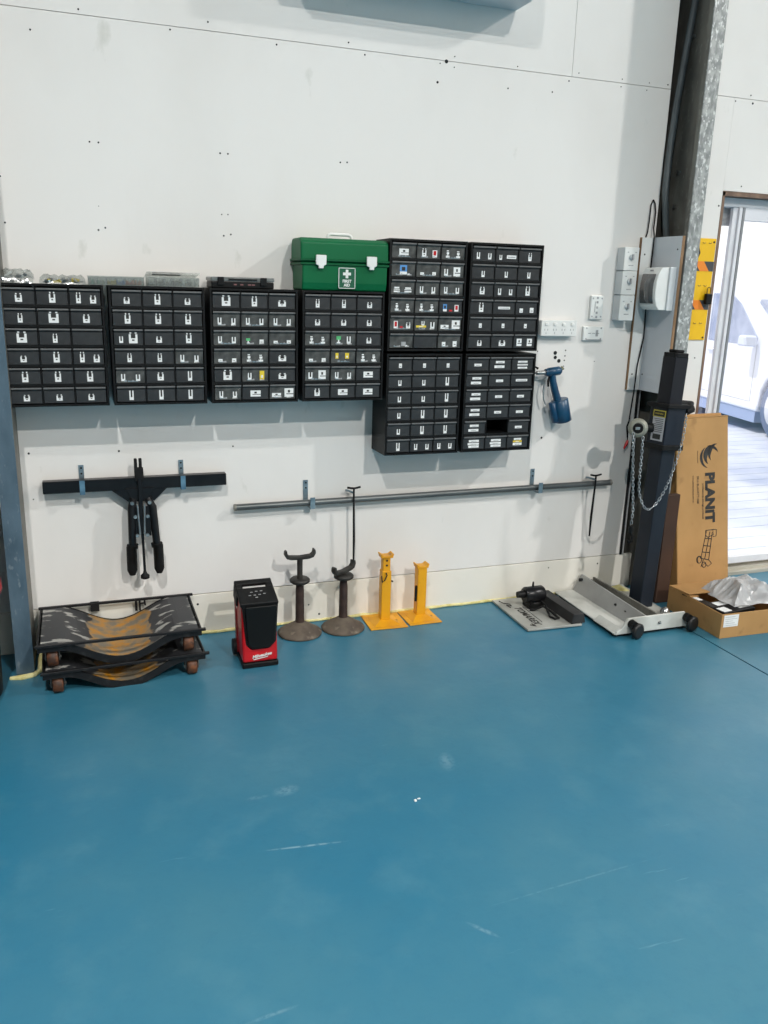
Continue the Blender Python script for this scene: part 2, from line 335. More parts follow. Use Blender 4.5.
# paving outside, laid in rows
pv = thing('floor_paving', None, None); struct(pv)
MB().box(2.0, 16, .26, 14, -.2, -.06).build('bed', mat('joint_sand', srgb(120, 122, 135), .9), pv)
M_pav = mat('pale_paver', srgb(206, 208, 218), .6, 0, srgb(188, 193, 210), .9, (.42, .6), col3=srgb(150, 160, 190), scale3=.6, amt3=(.5, .62))
y = .264; k = 0
me0 = None
while y < 6.2:
    x = 2.2 - (.2 if k % 2 else 0)
    o = MB().box(x, 13, y, y+.192, -.06, -.03).build('paver', M_pav, pv, bevel=.003)
    y += .2; k += 1
MB().box(2.2, 13, 6.2, 14, -.06, -.03).build('slab', M_pav, pv)
# boundary fence
fe = thing('boundary_fence', 'pale steel fence far behind the parked car', 'fence', (9, 11, 0))
for k in range(14): MB().box(4+k*.8, 4.79+k*.8, 11, 11.03, -.03, 1.75+.0*k).build('fence_panel', mat('pale_fence', srgb(214, 218, 226), .6), fe)
MB().box(4, 15.2, 10.98, 11.05, 1.75, 1.80).build('rail', M_alu, fe)
# car
car = thing('car', 'white car parked side-on on the paving outside the glass door', 'car', (7.46, 4.79, -.03), (0, 0, math.atan2(-.972, -.234)))
M_carw = mat('car_white', srgb(236, 238, 244), .25, 0, srgb(230, 232, 240), 3, coat=.5)
M_cargl = mat('car_window', srgb(140, 150, 176), .15, 0, srgb(176, 184, 204), 5)
prof = [(-2.6, .25), (-2.62, .75), (-2.5, 1.0), (-2.25, 1.55), (-1.9, 1.70), (-.6, 1.76), (-.1, 1.70), (.3, 1.48), (.82, 1.14), (1.7, 1.05), (2.0, .85), (2.05, .35)]
arch = [(1.55, .25)] + [(1.15+.38*math.cos(q), .35+.38*math.sin(q)) for q in [PI*k/8 for k in range(1, 8)]] + [(.76, .25)]
archr = [(-1.34, .25)] + [(-1.72+.38*math.cos(q), .35+.38*math.sin(q)) for q in [PI*k/8 for k in range(1, 8)]] + [(-2.10, .25)]
MB().prism(prof + [(2.0, .25)] + arch + archr, 'y', 0, 1.75).build('body', M_carw, car, local=True, bevel=.03, seg=3)
MB().prism([(-.55, .98), (-.55, 1.56), (-.1, 1.56), (.16, 1.44), (.60, 1.08), (.60, .98)], 'y', -.008, .02).build('window', M_cargl, car, local=True, bevel=.01)
MB().prism([(-1.75, .98), (-1.85, 1.5), (-.65, 1.56), (-.65, .98)], 'y', -.008, .02).build('window', M_cargl, car, local=True, bevel=.01)
MB().prism([(.34, 1.50), (.84, 1.17), (.80, 1.14), (.32, 1.44)], 'y', .12, 1.63).build('windscreen', M_cargl, car, local=True)
b = MB(); b.box(-.60, -.595, -.003, .01, .35, 1.55); b.box(.60, .605, -.003, .01, .35, 1.0); b.box(-.60, .605, -.003, .01, .35, .355); b.build('door_gap', M_grey, car, local=True)
MB().box(-.5, -.35, -.03, 0, .86, .89).build('door_handle', M_carw, car, local=True, bevel=.008)
MB().prism([(.50, .98), (.52, 1.10), (.66, 1.10), (.70, .98)], 'y', -.20, -.04).build('wing_mirror', mat('mirror_grey', srgb(206, 212, 226), .3), car, local=True, bevel=.02)
MB().box(-1.3, .72, .02, 1.70, .12, .27).build('sill_panel', mat('sill_blue_grey', srgb(150, 164, 196), .5), car, local=True)
for x in (1.15, -1.72):
    for yy in (0.0, 1.53):
        w = MB().lathe([(.0, -.11), (.30, -.11), (.335, -.08), (.335, .08), (.30, .11), (0, .11)], (x, yy+.11, .335), 28, Matrix.Rotation(PI/2, 3, 'X')).build('wheel', mat('hazed_tyre', srgb(96, 108, 138), .7), car, local=True)  # glare over the rubber is put into its blue grey
        MB().lathe([(.0, -.012), (.2, -.012), (.21, .0), (.0, .0)], (x, yy-.001, .335), 20, Matrix.Rotation(-PI/2, 3, 'X')).build('hub', M_alu, w, local=True)

# ================================================================ DRAWER CABINETS
CX0, CP, CWD, CH, CD = -.2306, .3614, .3443, .438, .17
CL, RH = (CWD-.016)/3, (CH-.014)/6
def frame_mesh():
    b = MB(); t = .008
    b.box(0, t, -CD, 0, 0, CH); b.box(CWD-t, CWD, -CD, 0, 0, CH); b.box(t, CWD-t, -CD, 0, 0, t); b.box(t, CWD-t, -CD, 0, CH-t, CH)
    b.box(t, CWD-t, -.006, 0, t, CH-t)
    for k in (1, 2): x = .008+CL*k; b.box(x-.0018, x+.0018, -CD+.002, -.006, t, CH-t)
    for k in range(1, 6): z = .007+RH*k; b.box(t, CWD-t, -CD+.001, -.006, z-.0045, z+.0045)
    return b
DW, DH = CL-.007, RH-.013
def drawer_mesh(m):
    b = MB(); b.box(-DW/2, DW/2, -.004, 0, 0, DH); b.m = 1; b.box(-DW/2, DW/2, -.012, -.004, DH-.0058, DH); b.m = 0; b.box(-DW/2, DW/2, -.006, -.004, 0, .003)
    b.prism([(-.011, DH-.0045), (-.004, DH-.012), (-.004, DH-.0045)], 'x', -DW/2, DW/2)
    b.box(-DW/2, DW/2, 0, .13, 0, .002); b.box(-DW/2, -DW/2+.002, 0, .13, .002, DH*.7); b.box(DW/2-.002, DW/2, 0, .13, .002, DH*.7); b.box(-DW/2, DW/2, .128, .13, 0, DH*.7)
    return b
# what is stuck on the drawer fronts: (x offset, bottom, width, height, kind) as shares of the front
TOK = {
 's': [(0, .14, .20, .40, 'k')], 'S': [(0, .14, .22, .52, 'k')], 'T': [(0, .12, .20, .66, 'k')], 'B': [(0, .12, .32, .70, 'k')], 't': [(0, .12, .15, .56, 'k')],
 'U': [(0, .10, .15, .62, 'u')], 'u': [(0, .12, .14, .42, 'u')], 'r': [(0, .22, .13, .32, 'r')], 'w': [(0, .14, .30, .40, 'k')],
 'P': [(-.26, .12, .14, .46, 'u'), (.26, .12, .15, .42, 'u')], 'Q': [(-.26, .12, .13, .42, 'u'), (.16, .10, .30, .72, 'k')],
 'V': [(-.22, .12, .15, .66, 'k'), (.26, .12, .20, .48, 'k')], 'p': [(-.26, .12, .16, .18, 'r'), (.26, .12, .16, .22, 'r')],
 'g': [(-.26, .12, .15, .34, 'G'), (.26, .12, .16, .26, 'r')], 'G': [(-.2, .14, .18, .5, 'G'), (.22, .12, .16, .5, 'u')],
 'e': [(-.24, .12, .16, .5, 'e'), (.22, .12, .18, .46, 'e')], 'Y': [(-.22, .12, .14, .46, 'u'), (.26, .12, .18, .60, 'Y')],
 'y': [(-.26, .3, .12, .40, 'Y'), (.16, .3, .16, .40, 'Y')], 'R': [(-.2, .12, .18, .56, 'k'), (.26, .12, .20, .46, 'R')],
 'L': [(0, .30, .34, .20, 'r')], 'D': [(-.05, .16, .48, .20, 'r'), (-.02, .52, .42, .18, 'r')], 'K': [(0, .10, .46, .14, 'r'), (0, .34, .5, .12, 'l'), (0, .56, .46, .14, 'r')],
 'l': [(0, .34, .56, .18, 'l')], 'M': [(-.3, .12, .12, .34, 'u'), (.20, .22, .44, .24, 'l')], 'z': [(0, .12, .3, .62, 'b')],
 'H': [(-.25, .14, .24, .54, 'q'), (.25, .14, .24, .54, 'q')], 'h': [(-.25, .12, .16, .3, 'r'), (.25, .12, .18, .36, 'r')],
 'x': [(-.28, .12, .16, .46, 'u'), (.20, .10, .30, .62, 'q')], 'm': [(-.26, .14, .26, .36, 'm'), (.22, .14, .30, .34, 'm')],
 'c': [(-.26, .12, .17, .52, 'R'), (-.02, .14, .12, .14, 'd'), (.28, .12, .18, .42, 'k')], 'C': [(-.26, .12, .17, .50, 'b'), (0, .12, .14, .12, 'd'), (.26, .12, .18, .46, 'R')],
 'j': [(-.22, .2, .44, .14, 'Y'), (-.14, .34, .13, .3, 'u'), (.28, .12, .18, .46, 'u')], 'n': [(-.24, .12, .36, .28, 'q'), (.26, .12, .36, .6, 'q')],
 'o': [(.1, .12, .2, .3, 'f')], 'W': [(0, .18, .40, .42, 'q')], 'X': [(0, .10, .50, .18, 'r'), (-.02, .32, .54, .16, 'r'), (0, .54, .48, .18, 'r')],
 'E': [(0, .16, .44, .2, 'r'), (0, .40, .44, .14, 'Y'), (0, .58, .36, .16, 'r')], '-': []}
BRIGHT = set('QpgGeYyPjxmhnz')
mk = {}
def label_mesh(code):
    if code in mk: return mk[code]
    b = MB()
    for dx, z0, w, h, kd in TOK[code]:
        x = dx*DW; z = z0*DH; w *= DW; h *= DH
        def q(a0, a1, c0, c1, mi, y=-.0006): b.m = mi; b.box(x+a0*w, x+a1*w, -.004+y, -.0042, z+c0*h, z+c1*h)
        if kd == 'k':
            q(-.5, .5, 0, .45, 0); q(-.5, -.26, .45, .8, 0); q(.26, .5, .45, .8, 0); q(-.42, -.2, .86, 1, 0); q(.2, .42, .86, 1, 0); q(-.14, .14, .22, .34, 1, -.0009); q(-.2, .2, .45, .82, 1)
        elif kd == 'u':
            q(-.5, .5, 0, .30, 0); q(-.5, -.2, .3, 1, 0); q(.2, .5, .3, 1, 0); q(-.2, .2, .3, .9, 1)
        elif kd == 'r': q(-.5, .5, 0, 1, 0); q(-.25, .25, .3, .42, 1, -.0009)
        elif kd == 'l': q(-.5, .5, 0, 1, 0); q(-.4, .4, .3, .6, 2, -.0009)
        elif kd == 'e': q(-.5, .5, 0, .28, 0); q(-.3, .35, .45, .75, 0); q(-.1, .12, .28, .45, 0); q(-.3, .25, .85, 1, 0)
        elif kd == 'q': q(-.5, .5, 0, .3, 0); q(-.5, .5, .4, 1, 0); q(-.12, .12, .5, .8, 1, -.0009); q(-.5, -.3, .3, .4, 0)
        elif kd == 'm': q(-.5, .5, 0, .3, 0); q(-.5, .5, .46, .6, 0); q(-.4, .4, .7, 1, 0)
        elif kd == 'R': q(-.5, .5, 0, 1, 0); q(-.3, .3, .25, .9, 3, -.0009)
        elif kd == 'd': q(-.5, .5, 0, 1, 3)
        elif kd == 'Y': q(-.5, .5, 0, 1, 4); q(-.2, .2, .2, .5, 0, -.0009)
        elif kd == 'G': q(-.5, .5, .5, 1, 5); q(-.15, .15, .2, .5, 0); q(-.4, .4, 0, .2, 0)
        elif kd == 'b': q(-.5, .5, 0, .3, 0); q(-.5, .5, .3, 1, 6); q(-.25, .25, .4, .8, 1, -.0009)
        elif kd == 'f': q(-.5, .5, 0, 1, 2)
    o = b.build('label', [M_card, M_ink, M_grey, M_red, M_yel, M_grn, M_blu]); me = o.data; bpy.data.objects.remove(o)
    mk[code] = me; return me
def as_mesh(b, m):
    o = b.build('x', m); me = o.data; bpy.data.objects.remove(o); return me
me_frame = as_mesh(frame_mesh(), M_black); me_frame.name = 'frame'
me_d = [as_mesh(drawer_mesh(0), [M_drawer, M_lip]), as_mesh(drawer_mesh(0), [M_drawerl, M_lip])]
# small loose goods seen through the fuller drawers
def goods(seed):
    random.seed(seed); b = MB()
    for k in range(9):
        b.m = random.choice([0, 0, 1, 2]); x = random.uniform(-DW*.42, DW*.38); w = random.uniform(.004, .012)
        b.box(x, x+w, -.0046, -.0040, .004, .004+random.uniform(.002, .007))
    return as_mesh(b, [M_grey, M_card, M_zinc])
me_goods = [goods(3), goods(5)]
CAB = [
 (0, 1.041, 'black 18-drawer parts cabinet at the far left of the wall row', ['STV', 'tBS', 'B t-', 'sTV', 'TTT', 'sss']),
 (1, 1.041, 'black 18-drawer parts cabinet under the clear empty open-lidded box', ['sTs', 'TTT', 'QsT', 'ttP', 'PSU', 'UUU']),
 (2, 1.041, 'black 18-drawer parts cabinet directly under the black clasped organiser', ['BTw', 'PPP', 'Pgp', 'pew', 'BYw', 'PWn']),
 (3, 1.041, 'black 18-drawer parts cabinet directly under the green first aid box', ['tts', 'sss', 'eGs', 'pye', 'xPW', 'SWW']),
 (4, 1.2435, 'taller-hung black parts cabinet right of the first aid box with red and yellow drawer tags', ['WRe', 'zpx', 'mPP', 'eeC', 'cjn', 'o-h']),
 (5, 1.2435, 'black parts cabinet at the upper right corner of the cabinet block', ['PMt', 'uuu', 'SPT', 'Tlh', 'rrr', 'swH']),
 (4, .800, 'black parts cabinet at lower left of the block, all drawers with single narrow tags', ['rrr', 'uuU', 'uuU', 'uUU', 'uUU', 'UPP']),
 (5, .800, 'black parts cabinet at lower right with long tags and one missing drawer', ['LDK', 'DLl', 'DLL', 'DLL', 'D!L', 'XXE'])]
for ci, (k, z0, lab, rows) in enumerate(CAB):
    X = CX0+CP*k - (.014, .007, .002, 0, 0, 0)[k]
    c = thing('drawer_cabinet', lab, 'cabinet', (X, -.0005, z0), group='small-parts cabinets hung on the wall'); c.scale = ((1.02, 1.008, 1, 1, 1, 1)[k], 1, 1.0 if z0 < 1.1 and z0 > .9 else (1.02 if z0 > 1.1 else .985))
    fo = bpy.data.objects.new('frame', me_frame); C.objects.link(fo); fo.parent = c
    for r, row in enumerate(rows):
        row = row.replace(' ', '') if len(row) > 3 else row
        for q in range(3):
            cd = row[q]
            if cd == '!': continue
            filled = cd in BRIGHT and ci in (2, 3, 4) or (cd == 'P' and ci in (1, 3)) or (ci == 4 and cd not in '-C')  # drawers with goods inside take the lighter plastic
            d = bpy.data.objects.new('drawer', me_d[1 if filled else 0]); C.objects.link(d); d.parent = c
            d.location = (.008+CL*(q+.5), -CD+.009, .007+RH*(5-r)+.0055)
            if cd != '-':
                l = bpy.data.objects.new('label', label_mesh(cd)); C.objects.link(l); l.parent = d
            if filled:
                l = bpy.data.objects.new('small_parts', me_goods[(q+r) % 2]); C.objects.link(l); l.parent = d
random.seed(11)
# ---------------------------------------------------------------- goods standing on the cabinets
ZT = 1.041+CH
def bagset(x0, x1, h, lab, seed, yel=False):
    random.seed(seed); t = thing('parts_packet', lab, 'packet', ((x0+x1)/2, -.1, ZT))
    n = 12; top = []
    b = MB(); vs = []; fs = []
    for j, (yy, hh) in enumerate(((-.155, .3), (-.13, .95), (-.06, 1), (-.03, .4))):
        for i in range(n+1): vs.append((x0+(x1-x0)*i/n, yy+random.uniform(-.004, .004), ZT+.001+h*hh*(random.uniform(.72, 1) if 0 < i < n else .55)))
    for i in range(n+1): vs.append((x0+(x1-x0)*i/n, -.158, ZT+.0005))
    m_ = n+1
    for j in range(3):
        for i in range(n): fs.append((j*m_+i, j*m_+i+1, (j+1)*m_+i+1, (j+1)*m_+i))
    for i in range(n): fs.append((4*m_+i, 4*m_+i+1, i+1, i))
    b.add(vs, fs, True); b.build('wrapper', M_clear, t)
    b = MB()
    for k in range(26):
        b.m = random.choice([0, 0, 1, 2, 3] if yel else [0, 0, 1, 2]); x = random.uniform(x0+.01, x1-.02); y = random.uniform(-.14, -.06); z = ZT+random.uniform(.001, h*.45)
        M = T(x, y, z) @ Matrix.Rotation(random.uniform(-.6, .6), 4, 'Y') @ Matrix.Rotation(random.uniform(0, 3), 4, 'Z')
        b.box(0, random.uniform(.01, .03), 0, .008, 0, random.uniform(.004, .01), M)
    o = b.build('fittings', [M_grey, M_card, M_zinc, M_yel], t); o['kind'] = 'stuff'
bagset(-.250, -.128, .052, 'crumpled clear packet of metal fittings on the leftmost cabinet', 4)
bagset(-.108, .048, .036, 'clear packet with yellow pieces lying second along the leftmost cabinet top', 8, True)
def tray(name, lab, x0, x1, h, cols, lid=False):
    t = thing(name, lab, 'organiser box', ((x0+x1)/2, -.09, ZT)); w = .002
    b = MB(); b.box(x0, x1, -.158, -.03, ZT+.0005, ZT+.003); b.box(x0, x1, -.158, -.156, ZT+.003, ZT+h); b.box(x0, x1, -.032, -.03, ZT+.003, ZT+h)
    b.box(x0, x0+w, -.156, -.032, ZT+.003, ZT+h); b.box(x1-w, x1, -.156, -.032, ZT+.003, ZT+h)
    b.build('box', M_clear, t)
    n = 6; b = MB()
    for k in range(1, n): x = x0+(x1-x0)*k/n; b.box(x-.0006, x+.0006, -.155, -.033, ZT+.003, ZT+h*.85)
    b.build('divider', M_clear, t)
    if cols:
        b = MB()
        for k in range(60):
            f = random.random(); b.m = int(f*len(cols)); x = x0+.005+(x1-x0-.016)*f; y = random.uniform(-.153, -.05)
            b.box(x, x+.006, y, y+.008, ZT+.003, ZT+.003+random.uniform(.3, .75)*h*.8)
        o = b.build('small_parts', cols, t); o['kind'] = 'stuff'
    if lid:
        M = T(0, -.03, ZT+h) @ Matrix.Rotation(-.13, 4, 'X') @ T(0, .03, -(ZT+h))
        b = MB(); b.box(x0-.004, x1+.002, -.16, -.03, ZT+h, ZT+h+.002, M); b.box(x0-.004, x1+.002, -.16, -.157, ZT+h-.006, ZT+h, M); b.build('lid', M_clear, t)
        b = MB(); b.box(x0+.02, x1-.06, -.15, -.06, ZT+h+.0022, ZT+h+.0028, M); b.build('lid_insert', mat('lid_grey', srgb(116, 118, 116), .5), t)
    else:
        b = MB(); b.box(x0-.002, x1+.002, -.160, -.028, ZT+h, ZT+h+.003); b.build('lid', M_clear, t)
mc = lambda n, r, g, bb: mat(n, srgb(r, g, bb), .45, 0, srgb(int(r*.8), int(g*.8), int(bb*.8)), 60)
tray('parts_organiser', 'clear flat organiser with green, blue and orange pieces across two cabinets', .058, .254, .030, [mc('mint_bits', 130, 170, 150), mc('pale_bits', 170, 176, 160), mc('amber_bits', 190, 170, 70), mc('blue_bits', 90, 120, 170), mc('red_bits', 180, 90, 70), mc('orange_bits', 196, 130, 90)])
tray('clear_box', 'clear empty compartment box with its lid propped, left of black organiser', .268, .455, .034, [mc('ash_bits', 150, 152, 144)], True)
og = thing('clasp_organiser', 'black flat organiser with two clasps left of the first aid box', 'organiser box', (.62, -.09, ZT))
MB().box(.500, .742, -.158, -.03, ZT+.0005, ZT+.026).build('base', M_black, og, bevel=.004, seg=2)
MB().box(.498, .744, -.160, -.028, ZT+.0265, ZT+.042).build('lid', mat('clear_lid', srgb(118, 122, 120), .3, 0, srgb(90, 94, 92), 30), og, bevel=.004, seg=2)
MB().box(.565, .675, -.164, -.160, ZT+.030, ZT+.036).build('carry_handle', M_blackm, og)
for x in (.535, .700): MB().box(x-.012, x+.012, -.166, -.160, ZT+.012, ZT+.042).build('clasp', M_black, og, bevel=.001)
b = MB()
for x in (.585, .61, .64, .655): b.box(x, x+.012, -.1586, -.158, ZT+.012, ZT+.017)
b.build('print', mat('faint_red_print', srgb(120, 80, 80), .5), og)

# first aid box
fa = thing('first_aid_box', 'green plastic first aid box with white latches on the parts cabinets', 'first aid box', (1.03, -.085, ZT))
M_fag = mat('first_aid_green', srgb(2, 98, 58), .45, 0, srgb(1, 90, 52), 4, spec=.25)
Z0 = ZT+.0005
b = MB(); b.prism([(-.160, Z0), (-.012, Z0), (-.006, Z0+.03), (-.004, Z0+.108), (-.170, Z0+.108), (-.168, Z0+.03)], 'x', .853, 1.207)
b.build('base', M_fag, fa, bevel=.007, seg=3)
b = MB(); b.prism([(-.168, Z0+.1085), (-.004, Z0+.1085), (-.006, Z0+.180), (-.022, Z0+.200), (-.140, Z0+.200), (-.166, Z0+.185)], 'x', .847, 1.212)
b.build('lid', M_fag, fa, bevel=.008, seg=3)
b = MB(); b.box(.844, 1.2125, -.1745, -.001, Z0+.096, Z0+.106); b.box(.843, 1.213, -.1755, -.0005, Z0+.111, Z0+.121)
b.build('rim', mat('first_aid_rim', srgb(1, 80, 46), .5, spec=.25), fa, bevel=.0025)
for x in (.925, 1.135):
    b = MB(); b.prism([(x-.021, Z0+.135), (x+.021, Z0+.135), (x+.021, Z0+.099), (x+.010, Z0+.094), (x+.010, Z0+.084), (x-.010, Z0+.084), (x-.010, Z0+.094), (x-.021, Z0+.099)], 'y', -.186, -.176)
    b.build('latch', M_white, fa, bevel=.002)
b = MB(); b.tube([(.978, -.085, Z0+.196), (.980, -.085, Z0+.213), (.990, -.085, Z0+.219), (1.065, -.085, Z0+.219), (1.077, -.085, Z0+.213), (1.080, -.085, Z0+.196)], .0065, 8)
b.build('carry_handle', M_white, fa)
bd = MB(); x0, x1, z0, z1 = 1.000, 1.070, Z0+.010, Z0+.090
bd.box(x0, x1, -.1712, -.166, z0, z1); bo = bd.build('badge', mat('badge_green', srgb(6, 84, 56), .4), fa)
b = MB(); y0, y1 = -.1718, -.1711; xc = 1.035
for a in ((x0, x1, z1-.0025, z1), (x0, x1, z0, z0+.0025), (x0, x0+.0025, z0, z1), (x1-.0025, x1, z0, z1), (xc-.0055, xc+.0055, z0+.040, z0+.0509), (xc-.0055, xc+.0055, z0+.0621, z0+.073), (xc-.0165, xc+.0165, z0+.051, z0+.062)): b.box(a[0], a[1], y0, y1, a[2], a[3])
b.build('white_cross', M_white, bo)
for s_, z in (('FIRST', z0+.028), ('AID', z0+.013)):
    text(s_, .0155, M_white, fa, T(xc-1.03, -.0867, z-ZT) @ FRONT, .0005, bold=.0006)

# ================================================================ WALL TOOLS
# long black bar with clamp handles
cb = thing('clamping_bar', 'black flat bar with twin-handled clamp hanging from its middle, on wall hooks', 'tool', (.2, -.04, .70))
M_bar = M_blackp
b = MB(); b.box(-.158, .556, -.058, -.020, .682, .731); b.build('bar', M_bar, cb, bevel=.002)
b = MB(); b.prism([(.095, .684), (.315, .684), (.262, .632), (.160, .632)], 'y', -.056, -.048); b.prism([(.150, .69), (.262, .69), (.240, .640), (.175, .640)], 'y', -.066, -.056); b.build('gusset', M_bar, cb, bevel=.001)
b = MB(); b.box(.188, .200, -.075, -.058, .735, .812); b.box(.206, .218, -.075, -.058, .735, .812); b.box(.188, .222, -.078, -.056, .72, .775); b.build('clevis', M_blackm, cb, bevel=.002)
b = MB(); b.box(.198, .214, -.080, -.066, .50, .735); b.build('centre_plate', M_bar, cb, bevel=.002)
for sx, (xa, xb, xg) in ((-1, (.170, .166, .160)), (1, (.252, .262, .268))):
    h = MB().tube([(.206+sx*.028, -.062, .645), (xa, -.070, .61), (xb, -.070, .45), (xg, -.070, .44)], [.015, .0165, .0155, .0155], 12).build('handle', M_bar, cb)
    MB().tube([(xb, -.070, .455), (xb, -.070, .448), (xg-.001*sx, -.070, .445), (xg, -.070, .345), (xg, -.070, .325)], [.0235, .0235, .0205, .0205, .012], 14).build('grip', M_blackm, cb)
    MB().box(.206+sx*.024-.012, .206+sx*.024+.012, -.076, -.068, .49, .615).build('link', M_bar, cb, bevel=.001)
    MB().tube([(.206+sx*.014, -.082, .625), (.206+sx*.009, -.082, .50)], .0045, 8).build('rod', M_steel, cb)
    for z, dx in ((.632, .034), (.575, .024), (.495, .020)):
        MB().cyl((.206+sx*dx, -.068, z), (.206+sx*dx, -.086, z), .0072, 10).build('pivot_bolt', M_steel, cb)
MB().tube([(.206, -.072, .62), (.208, -.072, .45), (.209, -.072, .335)], [.008, .0055, .0055], 10).build('screw', M_bar, cb)
MB().lathe([(.006, .03), (.009, .018), (.018, .010), (.018, -.002), (.010, -.006)], (.209, -.072, .310), 16).build('knob', M_blackm, cb)
def hook(x, ztop, zc, lab, dx=0):
    t = thing('wall_hook', lab, 'hook', (x, 0, zc), group='zinc wall hooks')
    b = MB(); b.box(x-.010, x+.010, -.004, -.0005, zc-.05, ztop); b.build('back_plate', M_zinc, t, bevel=.0008)
    b = MB(); b.box(x-.010+dx, x+.010+dx, -.066, -.004, zc-.052, zc-.047); b.box(x-.010+dx, x+.010+dx, -.069, -.065, zc-.052, zc+.005); b.build('cradle', mat('zinc_blue', srgb(120, 158, 180), .35, .6, srgb(90, 124, 146), 25), t, bevel=.0008)
    b = MB()
    for z in (ztop-.012, ztop-.035): b.cyl((x, -.004, z), (x, -.0055, z), .004, 8)
    b.build('screw', M_dark, t)
hook(-.012, .782, .727, 'zinc hook holding the left half of the black bar')
hook(.378, .786, .727, 'zinc hook holding the right half of the black bar')
def hook2(x, ztop, zc, lab):
    t = thing('wall_hook', lab, 'hook', (x, 0, zc), group='zinc wall hooks')
    MB().box(x-.012, x+.010, -.004, -.0005, zc-.03, ztop).build('back_plate', M_zinc, t, bevel=.0008)
    b = MB(); b.box(x+.006, x+.028, -.058, -.004, zc-.030, zc-.026); b.box(x+.006, x+.028, -.061, -.057, zc-.030, zc+.022); b.build('cradle', M_zinc, t, bevel=.0008)
    b = MB()
    for z in (ztop-.012, ztop-.035): b.cyl((x, -.004, z), (x, -.0055, z), .004, 8)
    b.build('screw', M_dark, t)
hook2(.912, .672, .583, 'zinc hook near the left end of the long steel pipe')
hook2(2.046, .668, .588, 'zinc hook near the right end of the long steel pipe')
pp = thing('steel_pipe', 'long thin grey steel pipe lying level across two wall hooks', 'pipe', (1.5, -.03, .566))
MB().tube([(.592, -.030, .574), (2.478, -.030, .583)], .0140, 16).build('tube', M_pipe, pp)
b = MB(); b.tube([(.590, -.030, .574), (.600, -.030, .574)], .0148, 16); b.tube([(2.470, -.030, .583), (2.482, -.030, .583)], .0148, 16); b.build('end_cap', M_galvd, pp)
def tee(x, zt, zb, lab, ring=True):
    t = thing('t_handle_tool', lab, 'tool', (x, -.056, zt), group='T-handle rods over the pipe')
    xb = x+(.004 if x < 2 else -.006)
    MB().tube([(x, -.056, zt), (x, -.056, zt-.05), (xb, -.056, zb+.10), (xb, -.056, zb)], [.0045, .0045, .006, .004], 8).build('rod', M_blackm, t)
    MB().tube([(x-.030, -.056, zt+.002), (x-.012, -.056, zt-.002), (x, -.056, zt-.003), (x+.012, -.056, zt-.002), (x+.030, -.056, zt+.002)], .0048, 8).build('handle', M_blackm, t)
    MB().tube([(x-.02, -.004, zt-.022), (x-.018, -.02, zt-.020), (x-.006, -.048, zt-.022), (x, -.056, zt-.024)], .005, 8).build('hanger', M_zinc, t)
tee(1.118, .638, .292, 'thin black T-handle rod hanging over the pipe near its middle')
tee(2.372, .632, .318, 'thin black T-handle rod hanging at the right end of the pipe')

# riveter
rv = thing('air_riveter', 'blue pneumatic rivet gun hanging nose-left beside the right-hand cabinets', 'tool', (2.10, -.05, 1.05))
M_rb = mat('riveter_blue', srgb(14, 68, 100), .35, 0, srgb(10, 54, 84), 12, coat=.3)
MB().tube([(2.045, -.050, 1.136), (2.060, -.050, 1.136), (2.062, -.050, 1.136), (2.118, -.050, 1.143), (2.128, -.050, 1.143)], [.016, .019, .021, .021, .013], 14).build('head', M_rb, rv)
MB().tube([(1.975, -.050, 1.133), (1.998, -.050, 1.133), (2.0, -.050, 1.133), (2.046, -.050, 1.136)], [.003, .005, .010, .010], 12).build('nose', M_steel, rv)
MB().tube([(2.122, -.05, 1.143), (2.134, -.05, 1.156), (2.142, -.05, 1.150)], [.008, .010, .004], 8).build('exhaust_cap', mat('olive_cap', srgb(110, 112, 88), .5), rv)
MB().tube([(2.082, -.050, 1.130), (2.090, -.050, 1.09), (2.104, -.050, 1.05), (2.124, -.050, 1.000)], [.016, .017, .018, .019], 12).build('grip', M_rb, rv)
MB().tube([(2.070, -.050, 1.12), (2.062, -.052, 1.095), (2.066, -.052, 1.07)], .005, 8).build('trigger', M_black, rv)
q = Vector((.29, 0, -1)).normalized()
def ax(x, z, d0, d1, r, n=20): p0 = Vector((x, -.055, z)); return MB().tube([p0+q*(d0-.002), p0+q*d0, p0+q*d1, p0+q*(d1+.003)], [r-.004, r, r, r-.005], n)
ax(2.130, 1.008, 0, .105, .040).build('cylinder', M_rb, rv)
ax(2.092, .998, .004, .098, .019, 14).build('side_tank', mat('riveter_blue_dark', srgb(16, 66, 100), .35), rv)
MB().tube([(2.05, -.045, 1.10), (2.043, -.045, 1.05), (2.050, -.045, 1.01), (2.062, -.045, .985)], .004, 6).build('wire_loop', M_steel, rv)
MB().tube([(2.00, -.0005, 1.162), (2.002, -.03, 1.16), (2.004, -.05, 1.152)], .004, 6).build('hang_nail', M_blackm, rv)

